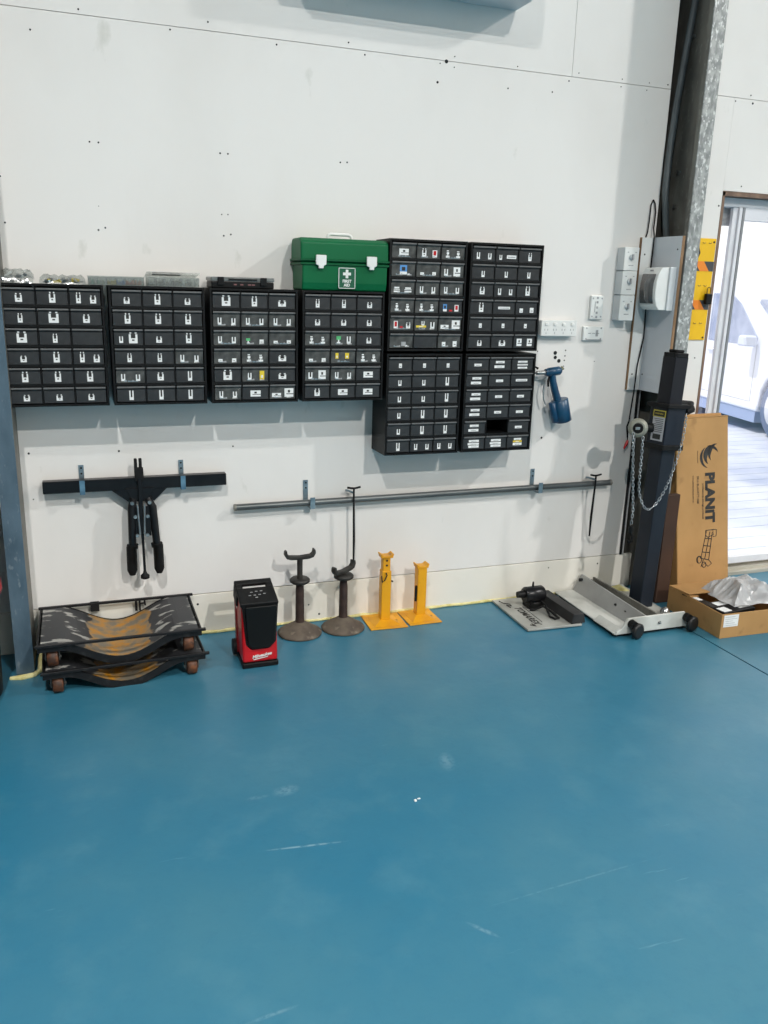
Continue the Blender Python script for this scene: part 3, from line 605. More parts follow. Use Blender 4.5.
# ================================================================ ELECTRICAL
M_wp = mat('white_gloss_plastic', srgb(228, 229, 226), .3, 0, srgb(220, 221, 218), 8)
M_sock = mat('socket_grey_side', srgb(206, 209, 210), .45, 0, srgb(198, 202, 204), 8)
so = thing('power_outlet', 'white four-gang power outlet right of the upper parts cabinets', 'power outlet', (2.11, -.02, 1.336))
MB().box(2.018, 2.200, -.030, -.0005, 1.302, 1.370).build('back_box', M_sock, so, bevel=.002)
MB().box(2.015, 2.203, -.036, -.0301, 1.300, 1.372).build('face_plate', M_wp, so, bevel=.002)
for k in range(4):
    x = 2.041+k*.0455
    MB().box(x-.008, x+.008, -.040, -.036, 1.347, 1.361).build('switch', M_white, so, bevel=.0015)
    b = MB()
    b.box(x-.009, x-.006, -.0364, -.036, 1.325, 1.334, None); b.box(x+.006, x+.009, -.0364, -.036, 1.325, 1.334); b.box(x-.0013, x+.0013, -.0364, -.036, 1.310, 1.319)
    b.build('pin_slots', M_grey, so)
def block(x0, x1, z0, z1, lab, vert):
    t = thing('mounting_block', lab, 'mounting block', ((x0+x1)/2, -.01, (z0+z1)/2), group='white mounting blocks')
    MB().box(x0, x1, -.016, -.0005, z0, z1).build('plate', M_wp, t, bevel=.003, seg=2)
    b = MB(); w, h = x1-x0, z1-z0
    for u in (.14, .86):
        for v in (.12, .88): b.cyl((x0+u*w, -.0164, z0+v*h), (x0+u*w, -.0159, z0+v*h), .0042, 8)
    if vert:
        for v in (.1, .28, .5, .72, .9): b.box(x0+.42*w, x0+.58*w, -.0164, -.0159, z0+v*h-.005, z0+v*h+.005)
        b.box(x0+.3*w, x0+.36*w, -.0164, -.0159, z0+.3*h, z0+.75*h)
    else:
        b.box(x0+.14*w, x0+.9*w, -.0168, -.0159, z0+.02*h, z0+.10*h)
        for u in (.3, .5, .7): b.box(x0+u*w-.008, x0+u*w+.008, -.0164, -.0159, z0+.48*h, z0+.54*h)
        b.box(x0+.6*w, x0+.72*w, -.0164, -.0159, z0+.3*h, z0+.75*h)
    b.build('knockouts', M_grey, t)
block(2.283, 2.350, 1.378, 1.487, 'white upright mounting block with screw holes right of the outlet', True)
block(2.255, 2.366, 1.280, 1.345, 'white sideways mounting block with screw holes below the upright one', False)
for k, (z0, z1, lab) in enumerate(((1.603, 1.706, 'topmost white switch unit left of the electrical board'), (1.494, 1.600, 'middle white switch unit left of the electrical board'), (1.376, 1.491, 'lowest white switch unit left of the electrical board'))):
    t = thing('isolator_switch', lab, 'switch', (2.45, -.03, (z0+z1)/2), group='white isolator switches')
    MB().box(2.412, 2.486, -.056, -.0005, z0, z1).build('back_box', M_sock, t, bevel=.003, seg=2)
    MB().box(2.410, 2.488, -.062, -.0561, z0-.0005, z1+.0005).build('face_plate', M_wp, t, bevel=.002)
    zc = (z0+z1)/2
    d = MB().lathe([(0, .0), (.014, 0), (.013, .006), (0, .006)], (2.449, -.062, zc+.008), 16, Matrix.Rotation(PI/2, 3, 'X')).build('dial', M_sock, t)
    MB().box(2.4455, 2.4525, -.076, -.068, zc-.005, zc+.021).build('toggle', M_grey, d)
    b = MB()
    for x in (2.428, 2.470): b.box(x-.004, x+.004, -.0625, -.062, zc+.028, zc+.032)
    b.box(2.435, 2.462, -.0625, -.062, zc-.030, zc-.026); b.build('print', M_grey, t)
# plywood strip on the wall and board on the side of the column
M_bw = mat('board_white', srgb(222, 224, 222), .5, 0, srgb(212, 214, 212), 5)
M_bg = mat('board_grey_white', srgb(206, 210, 214), .5, 0, srgb(196, 200, 205), 4)
st = thing('plywood_strip', 'narrow white-faced plywood strip on the wall left of the electrical board', 'board', (2.565, -.01, 1.4))
MB().box(2.530, 2.598, -.0165, -.0005, 1.043, 1.756).build('panel', M_bw, st)
MB().box(2.5285, 2.530, -.017, -.0005, 1.043, 1.756).build('edge', M_ply, st)
b = MB()
for x, z in ((2.552, 1.68), (2.550, 1.12)): b.cyl((x, -.0165, z), (x, -.0175, z), .004, 8)
b.build('screw', M_dark, st)
bd_ = thing('electrical_board', 'grey-white board fixed to the column side carrying the switchboard', 'board', (2.61, -.11, 1.4))
MB().box(2.600, 2.616, -.214, -.0005, 1.043, 1.758).build('panel', M_bg, bd_)
MB().box(2.6005, 2.6155, -.2155, -.214, 1.043, 1.758).build('edge', M_ply, bd_)
MB().box(2.616, 2.632, -.19, -.17, 1.043, 1.758).build('batten', M_galvd, bd_)
b = MB()
for y, z in ((-.19, 1.70), (-.19, 1.12), (-.03, 1.12)): b.cyl((2.6, y, z), (2.599, y, z), .004, 8)
b.build('screw', M_dark, bd_)
sb = thing('switchboard', 'white switchboard with curved cover and smoked window on the electrical board', 'switchboard', (2.56, -.13, 1.525))
MB().box(2.566, 2.5995, -.200, -.060, 1.428, 1.622).build('back_box', M_sock, sb, bevel=.003, seg=2)
prof = [(2.566, 1.430), (2.566, 1.620), (2.528, 1.618), (2.512, 1.590), (2.503, 1.55), (2.501, 1.52), (2.504, 1.48), (2.514, 1.448), (2.530, 1.430)]
MB().prism(prof, 'y', -.192, -.068).build('cover', M_wp, sb, bevel=.002)
def arc_patch(y0, y1, off, m, name, keys):
    b = MB(); vs = []
    for x, z in keys: vs += [(x-off, y0, z), (x-off, y1, z)]
    b.add(vs, [(2*i, 2*i+1, 2*i+3, 2*i+2) for i in range(len(keys)-1)], True)
    for x, z in keys: vs = vs
    o = b.build(name, m, sb); md = o.modifiers.new('s', 'SOLIDIFY'); md.thickness = .003; return o
arc_patch(-.172, -.078, .0035, mat('smoked_window', srgb(96, 96, 96), .12, 0, srgb(70, 70, 70), 8, coat=.6), 'window', [(2.512, 1.590), (2.503, 1.55), (2.501, 1.52), (2.504, 1.48), (2.510, 1.458)])
b = MB(); b.box(2.516, 2.520, -.140, -.120, 1.603, 1.609); b.build('catch', M_grey, sb)

# lockout board
lk = thing('lockout_board', 'yellow lockout board with black and orange stripes by the door', 'board', (2.9, -.005, 1.52))
M_ly = mat('lockout_yellow', srgb(240, 190, 8), .45, 0, srgb(230, 178, 6), 6)
M_lo = mat('lockout_orange', srgb(240, 140, 40), .45, 0, srgb(232, 128, 30), 6)
MB().box(2.790, 2.968, -.006, -.0005, 1.285, 1.768).build('panel', M_ly, lk, bevel=.001)
for z in (1.615, 1.432):
    b = MB(); b.m = 0; b.box(2.790, 2.968, -.0068, -.006, z, z+.046)
    b.m = 1
    for x in (2.868,): b.prism([(x-.015, z+.046), (x+.040, z+.046), (x+.075, z), (x+.020, z)], 'y', -.0074, -.0068)
    b.build('stripe', [mat('stripe_dark', srgb(66, 68, 72), .5), M_lo], lk)
b = MB()
for z in (1.745, 1.545, 1.365):
    for x in (2.860, 2.895, 2.93): b.tube([(x-.006, -.0062, z+.004), (x-.004, -.010, z), (x+.002, -.014, z), (x+.005, -.012, z+.004)], .0015, 5)
b.build('peg', M_ply, lk)
b = MB()
for x, z in ((2.955, 1.752), (2.955, 1.297)): b.cyl((x, -.006, z), (x, -.008, z), .005, 8)
b.build('screw', M_dark, lk)
MB().prism([(2.832, 1.742), (2.866, 1.730), (2.878, 1.70), (2.868, 1.675), (2.832, 1.665)], 'y', -.010, -.006).build('black_emblem', M_ink, lk)
pl = thing('padlock', 'black padlock hanging from a peg on the yellow lockout board', 'padlock', (2.945, -.02, 1.49))
MB().box(2.928, 2.964, -.032, -.012, 1.458, 1.510).build('lock_body', M_black, pl, bevel=.005, seg=2)
MB().tube([(2.936, -.022, 1.505), (2.936, -.022, 1.530)] + [(2.946-.010*math.cos(a), -.022, 1.530+.010*math.sin(a)) for a in (.5, 1.1, 1.57, 2.1, 2.7)] + [(2.956, -.022, 1.530), (2.956, -.022, 1.505)], .003, 8).build('shackle', mat('brass_shackle', srgb(150, 120, 50), .35, .6), pl)

# air conditioner
ac = thing('air_conditioner', 'grey white split air conditioner high on the wall at the top edge', 'air conditioner', (1.25, -.1, 2.7))
M_ac = mat('ac_plastic', srgb(196, 204, 208), .4, 0, srgb(188, 196, 200), 3)
b = MB(); b.prism([(-.0005, 2.617), (-.0005, 2.90), (-.17, 2.90), (-.215, 2.87), (-.225, 2.73), (-.215, 2.65), (-.19, 2.622), (-.12, 2.617)], 'x', .845, 1.805)
b.build('casing', M_ac, ac, bevel=.006, seg=3)
MB().prism([(-.226, 2.73), (-.217, 2.652), (-.193, 2.620), (-.200, 2.616), (-.228, 2.642), (-.236, 2.73)], 'x', .855, 1.79).build('front_panel', M_ac, ac, bevel=.002)
MB().prism([(-.10, 2.6165), (-.18, 2.6165), (-.18, 2.610), (-.10, 2.610)], 'x', .91, 1.74).build('louvre', M_ac, ac)


# ================================================================ THINGS ON THE FLOOR
# drum at the far left
bn = thing('waste_drum', 'dark waste drum standing behind the left column', 'bin', (-.55, -.36, 0))
MB().lathe([(.0, .001), (.20, .001), (.215, .02), (.232, .90), (.236, .92), (.226, .92), (.20, .05), (0, .05)], (-.55, -.36, 0), 36).build('body', mat('drum_dark', (.008, .0075, .007, 1), .6, 0, (.014, .011, .01, 1), 6, spec=.2), bn)
MB().tube([(-.55+.236*math.cos(2*PI*k/24), -.36+.236*math.sin(2*PI*k/24), .42+.02*math.sin(4*PI*k/24)) for k in range(24)], .010, 6, True).build('red_strap', mat('faded_red', srgb(150, 40, 40), .5), bn)

# two wheel dollies, one on the other
M_rail = mat('worn_black_rail', (.008, .008, .009, 1), .5, 0, (.03, .03, .03, 1), 30, (.55, .8), spec=.3)
def pan_material():
    m = mat('worn_pan', (.022, .023, .026, 1), .5, 0, srgb(158, 156, 150), 11, (.56, .61), stretch=(1, 2.0, 1)); nt = m.node_tree; bs = nt.nodes['Principled BSDF']
    prev = bs.inputs['Base Color'].links[0].from_socket
    tc = [n for n in nt.nodes if n.type == 'TEX_COORD'][0]; sx = nt.nodes.new('ShaderNodeSeparateXYZ'); nt.links.new(tc.outputs['Object'], sx.inputs[0])
    n = nt.nodes.new('ShaderNodeTexNoise'); n.inputs['Scale'].default_value = 14; nt.links.new(tc.outputs['Object'], n.inputs['Vector'])
    ad = nt.nodes.new('ShaderNodeMath'); ad.operation = 'ABSOLUTE'; nt.links.new(sx.outputs['X'], ad.inputs[0])
    ml = nt.nodes.new('ShaderNodeMath'); ml.operation = 'MULTIPLY_ADD'; ml.inputs[1].default_value = .09; nt.links.new(n.outputs['Fac'], ml.inputs[0]); nt.links.new(ad.outputs[0], ml.inputs[2])
    r = nt.nodes.new('ShaderNodeMapRange'); r.inputs[1].default_value = .158; r.inputs[2].default_value = .166; r.inputs[3].default_value = 1; r.inputs[4].default_value = 0
    nt.links.new(ml.outputs[0], r.inputs[0])
    n2 = nt.nodes.new('ShaderNodeTexNoise'); n2.inputs['Scale'].default_value = 22; n2.inputs['Detail'].default_value = 8; nt.links.new(tc.outputs['Object'], n2.inputs['Vector'])
    cr = nt.nodes.new('ShaderNodeValToRGB'); e = cr.color_ramp.elements; e[0].position = .36; e[0].color = srgb(176, 118, 20); e[1].position = .60; e[1].color = srgb(112, 104, 90)
    x2 = cr.color_ramp.elements.new(.47); x2.color = srgb(150, 118, 74)
    nt.links.new(n2.outputs['Fac'], cr.inputs[0])
    mx = nt.nodes.new('ShaderNodeMix'); mx.data_type = 'RGBA'; nt.links.new(r.outputs[0], mx.inputs['Factor']); nt.links.new(prev, mx.inputs['A']); nt.links.new(cr.outputs[0], mx.inputs['B'])
    nt.links.new(mx.outputs['Result'], bs.inputs['Base Color']); return m
M_pan = pan_material()
M_rust = mat('rusty_wheel', srgb(108, 62, 32), .6, 0, srgb(58, 36, 24), 40)
def dolly(lab, zt, loc, rot):
    t = thing('wheel_dolly', lab, 'wheel dolly', loc, (0, 0, rot), 'stacked wheel dollies')
    L, Wd, n = .292, .186, 26
    def zz(x):
        a = abs(x)
        if a > .215: return zt
        return zt - .078*(0.5+0.5*math.cos(PI*min(a/.215, 1)))**.8
    xs = [-L+.0+2*L*i/n for i in range(n+1)]
    def shell(y0, y1, d): return [(x, y, zz(x)-dd) for x in xs for y, dd in ((y0, 0), (y1, 0), (y0, d), (y1, d))]
    vs = shell(-Wd, Wd, .004); fs = []
    for i in range(n):
        a, c = 4*i, 4*i+4
        fs += [(a, c, c+1, a+1), (a+2, a+3, c+3, c+2), (a, a+2, c+2, c), (a+1, c+1, c+3, a+3)]
    fs += [(0, 1, 3, 2), (4*n, 4*n+2, 4*n+3, 4*n+1)]
    MB().add(vs, fs).build('curved_pan', M_pan, t, local=True)
    for y0, y1 in ((-Wd-.004, -Wd), (Wd, Wd+.004)):
        vs = []
        for x in xs: vs += [(x, y0, zz(x)+.003), (x, y1, zz(x)+.003), (x, y0, zz(x)-.028), (x, y1, zz(x)-.028)]
        MB().add(vs, fs).build('side_rim', M_rail, t, local=True)
    for y in (-Wd-.010, Wd+.010): MB().box(-L-.012, L+.020, y-.006, y+.006, zt-.006, zt+.004).build('rail', M_rail, t, local=True, bevel=.001)
    for sx in (-1, 1):
        MB().box(sx*L-.006, sx*L+.006, -Wd, Wd, zt-.03, zt).build('end_rail', M_rail, t, local=True)
        for sy in (-1, 1):
            cx, cy = sx*(L-.045), sy*(Wd-.028)
            k = MB(); k.box(cx-.030, cx+.030, cy-.030, cy+.030, zt-.020, zt-.012); k.prism([(cy-.026, zt-.016), (cy+.026, zt-.016), (cy+.012, zt-.072), (cy-.012, zt-.072)], 'x', cx-.026, cx-.022); k.prism([(cy-.026, zt-.016), (cy+.026, zt-.016), (cy+.012, zt-.072), (cy-.012, zt-.072)], 'x', cx+.022, cx+.026); k.cyl((cx-.030, cy, zt-.0615), (cx+.030, cy, zt-.0615), .006, 8)
            c_ = k.build('castor', mat('castor_zinc', srgb(118, 118, 114), .5, .5, srgb(60, 60, 60), 30), t, local=True, bevel=.001)
            MB().tube([(cx-.019, cy, zt-.0615), (cx-.016, cy, zt-.0615), (cx+.016, cy, zt-.0615), (cx+.019, cy, zt-.0615)], [.029, .034, .034, .029], 20).build('wheel', M_rust, c_, local=True)
    MB().box(-.105, -.070, Wd+.006, Wd+.024, zt-.035, zt+.004).build('lug', M_rail, t, local=True, bevel=.001)
    k = MB(); k.box(.072, .082, Wd+.006, Wd+.012, zt-.050, zt+.004); k.box(.088, .096, Wd+.006, Wd+.012, zt-.050, zt+.004); k.tube([(.09, Wd+.01, zt-.022), (.115, Wd+.01, zt-.018)], .004, 6); k.tube([(.112, Wd+.01, zt-.006), (.114, Wd+.01, zt-.030)], .004, 6); k.build('latch', M_rail, t, local=True)
    return t
dolly('lower black wheel dolly resting its four rusty castors on the floor', .0965, (.098, -.228, 0), .03)
dolly('upper black wheel dolly with worn yellow curved pan, stacked on another', .2, (.092, -.224, -.0), 0)

# jobsite heater / work light
ht = thing('work_light', 'red and black upright portable work light left of the brown jack stands', 'work light', (.622, -.32, 0))
x0, x1 = .550, .692
MB().prism([(-.408, .001), (-.255, .001), (-.250, .03), (-.408, .022)], 'x', x0-.002, x1+.002).build('foot', M_black, ht, bevel=.003)
MB().prism([(-.402, .0225), (-.262, .030), (-.252, .20), (-.302, .276), (-.385, .262)], 'x', x0, x1).build('body', M_red, ht, bevel=.010, seg=3)
MB().prism([(x0+.020, .105), (x0+.038, .085), (x1-.038, .085), (x1-.014, .110), (x1-.002, .255), (x1-.010, .266), (x0+.012, .266), (x0+.010, .250)], 'y', -.412, -.384).build('lens', mat('dark_lens', (.004, .0045, .0045, 1), .35, 0, (.007, .0075, .007, 1), 5, spec=.2), ht, bevel=.004, seg=2)
MB().prism([(x0+.014, .100), (x0+.034, .077), (x1-.034, .077), (x1-.006, .104), (x1+.003, .262), (x1-.002, .274), (x0-.002, .274), (x0+.002, .250)], 'y', -.402, -.380).build('bezel', M_blackm, ht, bevel=.004)
# sloping top with a grab slot
Mt = T(0, -.402, .262) @ Matrix.Rotation(math.atan2(.05, .16), 4, 'X')
b = MB(); b.box(x0-.006, x1+.004, 0, .105, 0, .018, Mt); b.box(x0-.006, x0+.022, .105, .132, 0, .018, Mt); b.box(x1-.024, x1+.004, .105, .132, 0, .018, Mt); b.box(x0-.006, x1+.004, .132, .160, 0, .018, Mt)
b.box(x0-.006, x0+.012, .085, .160, -.06, .0, Mt); b.box(x1-.014, x1+.004, .085, .160, -.06, .0, Mt)
b.build('top_handle', M_blackm, ht, bevel=.003)
b = MB()
for u, v in ((.035, .05), (.055, .05), (.075, .052), (.095, .055), (.045, .07), (.065, .074), (.085, .074), (.06, .035)): b.box(x0+u, x0+u+.010, v, v+.004, .018, .0186, Mt)
b.build('button_print', M_grey, ht)
for x in (x0-.016, ): MB().tube([(x, -.262, .040), (x+.016, -.262, .040)], .034, 18).build('wheel', M_blackm, ht)
b = MB(); b.prism([(-.30, .03), (-.262, .03), (-.240, .28), (-.262, .29)], 'x', x0-.004, x0-.001); b.build('side_panel', mat('dark_red_side', srgb(120, 10, 18), .45), ht)
text('Milwaukee', .0185, M_white, ht, T(.626-.622, -.4045+.32, .052) @ Matrix.Rotation(.0, 4, 'Y') @ FRONT @ Matrix.Rotation(.14, 4, 'Z'), .0006, shear=.35, bold=.0006)
b = MB(); b.prism([(.592, .035), (.650, .043), (.650, .0450), (.592, .0378)], 'y', -.4060, -.4035); b.build('logo_stroke', M_white, ht)

# cast jack stands with U heads
M_cast = mat('rusty_cast_iron', srgb(98, 88, 76), .75, .1, srgb(76, 66, 58), 18, (.4, .65), col3=srgb(122, 112, 98), scale3=30, amt3=(.6, .75), bump=.15, bscale=60)
M_stem = mat('rusty_stem', srgb(66, 50, 44), .7, .2, srgb(46, 34, 30), 22)
M_head = mat('dark_iron', srgb(62, 60, 56), .55, .4, srgb(44, 42, 40), 24)
def stand(x, y, zf, ang, tilt, lab):
    t = thing('jack_stand', lab, 'jack stand', (x, y, 0), group='brown cast jack stands')
    MB().lathe([(0, .001), (.097, .001), (.099, .006), (.094, .012), (.080, .020), (.055, .036), (.032, .050), (.022, .056), (0, .056)], (x, y, 0), 40).build('base', M_cast, t)
    MB().tube([(x, y, .045), (x, y, .075), (x, y, .20), (x, y, .238)], [.021, .0195, .0185, .016], 18).build('stem', M_stem, t)
    MB().lathe([(.012, -.012), (.034, -.013), (.044, -.006), (.045, .003), (.038, .010), (.012, .009)], (x, y, .25), 30).build('collar', M_head, t)
    MB().cyl((x, y, .25), (x, y, zf), .0125, 14).build('screw', M_head, t)
    R = T(x, y, zf) @ Matrix.Rotation(ang, 4, 'Z') @ Matrix.Rotation(tilt, 4, 'Y')
    b = MB(); w = .060
    prof = [(-w-.008, .030), (-w-.010, .014), (-w, -.004), (-w+.02, -.010), (0, -.012), (w-.02, -.010), (w, -.004), (w+.010, .014), (w+.008, .030), (w-.001, .034), (w-.004, .016), (w-.014, .008), (0, .004), (-w+.014, .008), (-w+.004, .016), (-w+.001, .034)]
    b.prism(prof, 'y', -.013, .013, R); b.build('fork', M_head, t, bevel=.003, seg=2)
stand(.857, -.115, .358, 0.0, 0, 'raised brown jack stand with a domed round base, nearer the work light')
stand(1.058, -.115, .277, .55, -.05, 'lowered brown jack stand with turned fork, beside the yellow stand')

# yellow axle stands
M_y = mat('yellow_enamel', srgb(222, 158, 14), .45, 0, srgb(204, 136, 8), 7, (.45, .7), col3=srgb(120, 84, 36), scale3=26, amt3=(.66, .74))
def ystand(x, y, bw, h, ext, rot, lab):
    t = thing('axle_stand', lab, 'jack stand', (x, y, 0), (0, 0, rot), 'yellow pin jack stands')
    w, d = bw/2, .088
    b = MB(); b.box(-w, w, -d, d, .001, .006)
    k = len(b.v); P = [(-w*.72, -d*.72, .006), (w*.72, -d*.72, .006), (w*.72, d*.72, .006), (-w*.72, d*.72, .006), (-.028, -.028, .022), (.028, -.028, .022), (.028, .028, .022), (-.028, .028, .022)]
    b.add(P, [(0, 1, 5, 4), (1, 2, 6, 5), (2, 3, 7, 6), (3, 0, 4, 7), (4, 5, 6, 7)])
    b.build('base', M_y, t, local=True, bevel=.001)
    top = h-.02
    if ext:
        MB().box(-.022, .022, -.022, .022, .018, .255).build('outer_tube', M_y, t, local=True, bevel=.002)
        i = MB().box(-.0175, .0175, -.0175, .0175, .02, top).build('inner_tube', M_y, t, local=True, bevel=.002)
        for z in (.282, .305): MB().cyl((0, -.0176, z), (0, -.0185, z), .0052, 12).build('pin_hole', M_dark, i, local=True)
        MB().tube([(-.005, -.026, .25), (-.001, -.028, .238), (-.012, -.030, .215), (-.022, -.028, .205), (-.025, -.024, .235)], .003, 8).build('pin', M_stem, t, local=True)
        MB().tube([(.022, -.01, .205), (.034, -.01, .20)], .004, 8).build('pin_end', M_stem, t, local=True)
    else:
        MB().box(-.022, .022, -.022, .022, .018, top).build('outer_tube', M_y, t, local=True, bevel=.002)
        MB().tube([(-.026, -.012, .165), (-.027, -.012, .09)], .006, 8).build('pin', M_blackm, t, local=True)
    b = MB(); b.box(-.028, .028, -.024, .024, top, top+.005); b.prism([(-.028, top+.005), (.028, top+.005), (.032, top+.018), (.026, top+.018), (.014, top+.009), (-.014, top+.009), (-.026, top+.018), (-.032, top+.018)], 'y', -.024, .024)
    b.build('saddle', M_y, t, local=True, bevel=.001)
ystand(1.262, -.100, .178, .338, True, -.05, 'taller yellow axle stand with pin holes, next to the brown stands')
ystand(1.440, -.094, .160, .272, False, 0, 'shorter yellow axle stand without visible holes, right of the taller one')

# aluminium checker sign plate on the floor with winch motor and rubber block
M_plate = mat('worn_light_metal', srgb(176, 176, 170), .45, .25, srgb(150, 150, 144), 8)
sp = thing('metal_plate', 'flat pale metal plate with dark slanted lettering lying by the wall', 'plate', (2.0, -.2, 0))
b = MB(); b.prism([(1.862, -.018), (1.850, -.397), (2.128, -.410), (2.185, -.020)], 'z', .004, .014); b.build('sheet', M_plate, sp, bevel=.001)
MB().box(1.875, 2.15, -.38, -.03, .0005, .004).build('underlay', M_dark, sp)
text('TOMAREX', .046, M_ink, sp, T(1.928-2.0, -.245+.2, .0143) @ Matrix.Rotation(-PI/2-.03, 4, 'Z'), .0003, shear=.35, bold=.0015)
b = MB(); b.tube([(1.885, -.045, .0146), (1.892, -.075, .0146), (1.918, -.098, .0146), (1.915, -.12, .0146), (1.895, -.105, .0146), (1.900, -.14, .0146)], .0035, 5, flat=.15); b.tube([(1.965, -.14, .0146), (1.958, -.34, .0146)], .0015, 4); b.tube([(1.885, -.355, .0146), (1.905, -.375, .0146), (1.90, -.345, .0146)], .003, 4)
b.build('logo', M_ink, sp)
rb = thing('rubber_block', 'long black rubber block lying on the lettered metal plate', 'block', (2.11, -.25, .0145))
MB().prism([(2.075, .0145), (2.150, .0145), (2.140, .062), (2.085, .062)], 'y', -.402, -.080).build('block_body', mat('black_rubber', (.014, .014, .015, 1), .65, 0, (.03, .03, .031, 1), 12), rb, bevel=.002)
wn = thing('winch_motor', 'black electric winch motor with coiled lead on the lettered metal plate', 'winch', (2.00, -.15, .0145))
MB().tube([(1.962, -.150, .078), (1.970, -.150, .078), (2.058, -.150, .078), (2.066, -.150, .078)], [.034, .040, .040, .034], 24).build('housing', M_blackp, wn)
MB().tube([(1.925, -.150, .084), (1.963, -.150, .084)], [.015, .020], 14).build('shaft_cover', M_black, wn)
MB().box(1.975, 2.055, -.185, -.115, .0148, .045).build('mount', M_black, wn, bevel=.004)
MB().tube([(2.008, -.15, .115), (2.008, -.15, .142)], [.006, .004], 8).build('eye_bolt', M_black, wn)
MB().cyl((1.985, -.190, .045), (1.985, -.176, .045), .012, 12).build('knob', M_black, wn)
b = MB(); b.tube([(2.04, -.185, .05), (2.042, -.22, .045), (2.032, -.26, .030), (2.022, -.300, .020), (2.032, -.335, .020), (2.052, -.33, .020), (2.056, -.295, .020), (2.045, -.25, .03), (2.03, -.22, .04), (1.99, -.21, .022), (1.97, -.20, .020)], .0055, 8)
b.build('lead', M_blackm, wn)

# lifting column on its wheeled tray
lf = thing('lifting_column', 'dark blue grey chain lifting column standing on a pale wheeled tray', 'lift', (2.50, -.30, 0))
M_tray = mat('pale_grey_enamel', srgb(206, 206, 200), .42, .05, srgb(170, 170, 163), 6)
M_navy = mat('navy_enamel', srgb(30, 37, 46), .45, 0, srgb(25, 31, 40), 8, spec=.25)
b = MB(); b.prism([(2.215, -.02), (2.192, -.572), (2.600, -.572), (2.62, -.02)], 'z', .018, .024); b.build('tray', M_tray, lf, bevel=.001)
b = MB(); b.prism([(2.23, -.04), (2.21, -.555), (2.59, -.555), (2.60, -.04)], 'z', .0008, .018); b.build('underframe', M_dark, lf)
b = MB(); b.prism([(2.195, .020), (2.602, .020), (2.602, .030), (2.562, .092), (2.252, .092), (2.225, .046), (2.2, .034)], 'y', -.578, -.568); fp = b.build('front_plate', M_tray, lf, bevel=.001)
b = MB(); b.prism([(2.195, .020), (2.225, .046), (2.225, .020)], 'y', -.568, -.40); b.build('corner_gusset', M_tray, lf)
M_side = mat('grey_side_enamel', srgb(150, 150, 148), .45, .05, srgb(138, 138, 136), 8)
b = MB()
v = [(2.318, -.022, .022), (2.318, -.566, .022), (2.362, -.022, .104), (2.350, -.566, .092), (2.326, -.022, .022), (2.326, -.566, .022), (2.372, -.022, .104), (2.358, -.566, .092)]
b.add(v, [(0, 1, 3, 2), (4, 6, 7, 5), (0, 4, 5, 1), (2, 3, 7, 6), (0, 2, 6, 4), (1, 5, 7, 3)]); b.build('side_channel', M_side, lf)
b = MB(); b.box(2.430, 2.44, -.566, -.03, .024, .085); b.box(2.372, 2.430, -.05, -.02, .024, .07); b.build('inner_channel', M_galvd, lf)
b = MB()
for y, z in ((-.36, .065), (-.44, .060), (-.05, .085)): b.cyl((2.335, y, z), (2.328+.012, y, z+.0), .001, 6); b.tube([(2.3405-.004, y, z), (2.352, y, z)], .0085, 10)
b.build('bolt_hole', M_dark, lf)
b = MB(); b.cyl((2.425, -.5785, .055), (2.425, -.582, .055), .008, 6); b.cyl((2.425, -.5785, .055), (2.425, -.590, .055), .004, 8); b.build('bolt', M_steel, lf)
for x in (2.272, 2.572):
    MB().tube([(x, -.579, .066), (x, -.604, .066)], [.021, .019], 16).build('wheel_bracket', M_black, lf)
    MB().tube([(x+.014, -.592, .0385), (x+.016, -.596, .0385), (x+.022, -.612, .0385), (x+.023, -.616, .0385)], [.028, .036, .036, .026], 26).build('wheel', mat('caster_black', (.008, .008, .008, 1), .4, 0, (.014, .014, .014, 1), 10, spec=.35), lf)
# post, slightly out of plumb
cr = bpy.data.objects.new('post_assembly', None)
A, B_ = Vector((2.528, -.30, .024)), Vector((2.600, -.265, 1.262))
zax = (B_-A).normalized(); xax = Vector((math.cos(.12), math.sin(.12), 0)); xax = (xax-zax*xax.dot(zax)).normalized(); yax = zax.cross(xax)
MP = Matrix(((xax.x, yax.x, zax.x, A.x), (xax.y, yax.y, zax.y, A.y), (xax.z, yax.z, zax.z, A.z), (0, 0, 0, 1)))
def sq(w, z0, z1, ch=0): 
    h = w/2
    p = [(-h+ch, -h), (h-ch, -h), (h, -h+ch), (h, h-ch), (h-ch, h), (-h+ch, h), (-h, h-ch), (-h, -h+ch)] if ch else [(-h, -h), (h, -h), (h, h), (-h, h)]
    return MB().prism(p, 'z', z0, z1, MP)
sq(.083, .0, .96).build('post', M_navy, lf, bevel=.004, seg=2)
sq(.080, .985, 1.205).build('upper_post', mat('black_navy', srgb(20, 21, 29), .45, 0, srgb(16, 17, 24), 8, spec=.3), lf, bevel=.003, seg=2)
sq(.086, 1.200, 1.222, .010).build('cap', M_blackm, lf, bevel=.004, seg=2)
sq(.058, 1.222, 1.236, .010).build('cap_top', M_blackm, lf, bevel=.004)
sq(.112, .785, .975).build('head_sleeve', mat('dark_navy', srgb(24, 31, 42), .45, 0, srgb(19, 25, 35), 8, spec=.3), lf, bevel=.004, seg=2)
sq(.140, .970, .990).build('collar', M_blackm, lf, bevel=.003)
sq(.130, .775, .800).build('collar', M_blackm, lf, bevel=.003)
lb = MB().box(-.0575, -.0562, -.044, .030, .815, .955, MP).build('warning_label', mat('label_silver', srgb(196, 196, 198), .4, 0, srgb(182, 182, 186), 10), lf)
b = MB(); b.box(-.0582, -.0574, -.046, .032, .925, .957, MP); b.build('label_border', mat('label_yellow', srgb(190, 176, 60), .5), lb)
b = MB(); b.box(-.0588, -.0581, -.040, .026, .929, .952, MP)
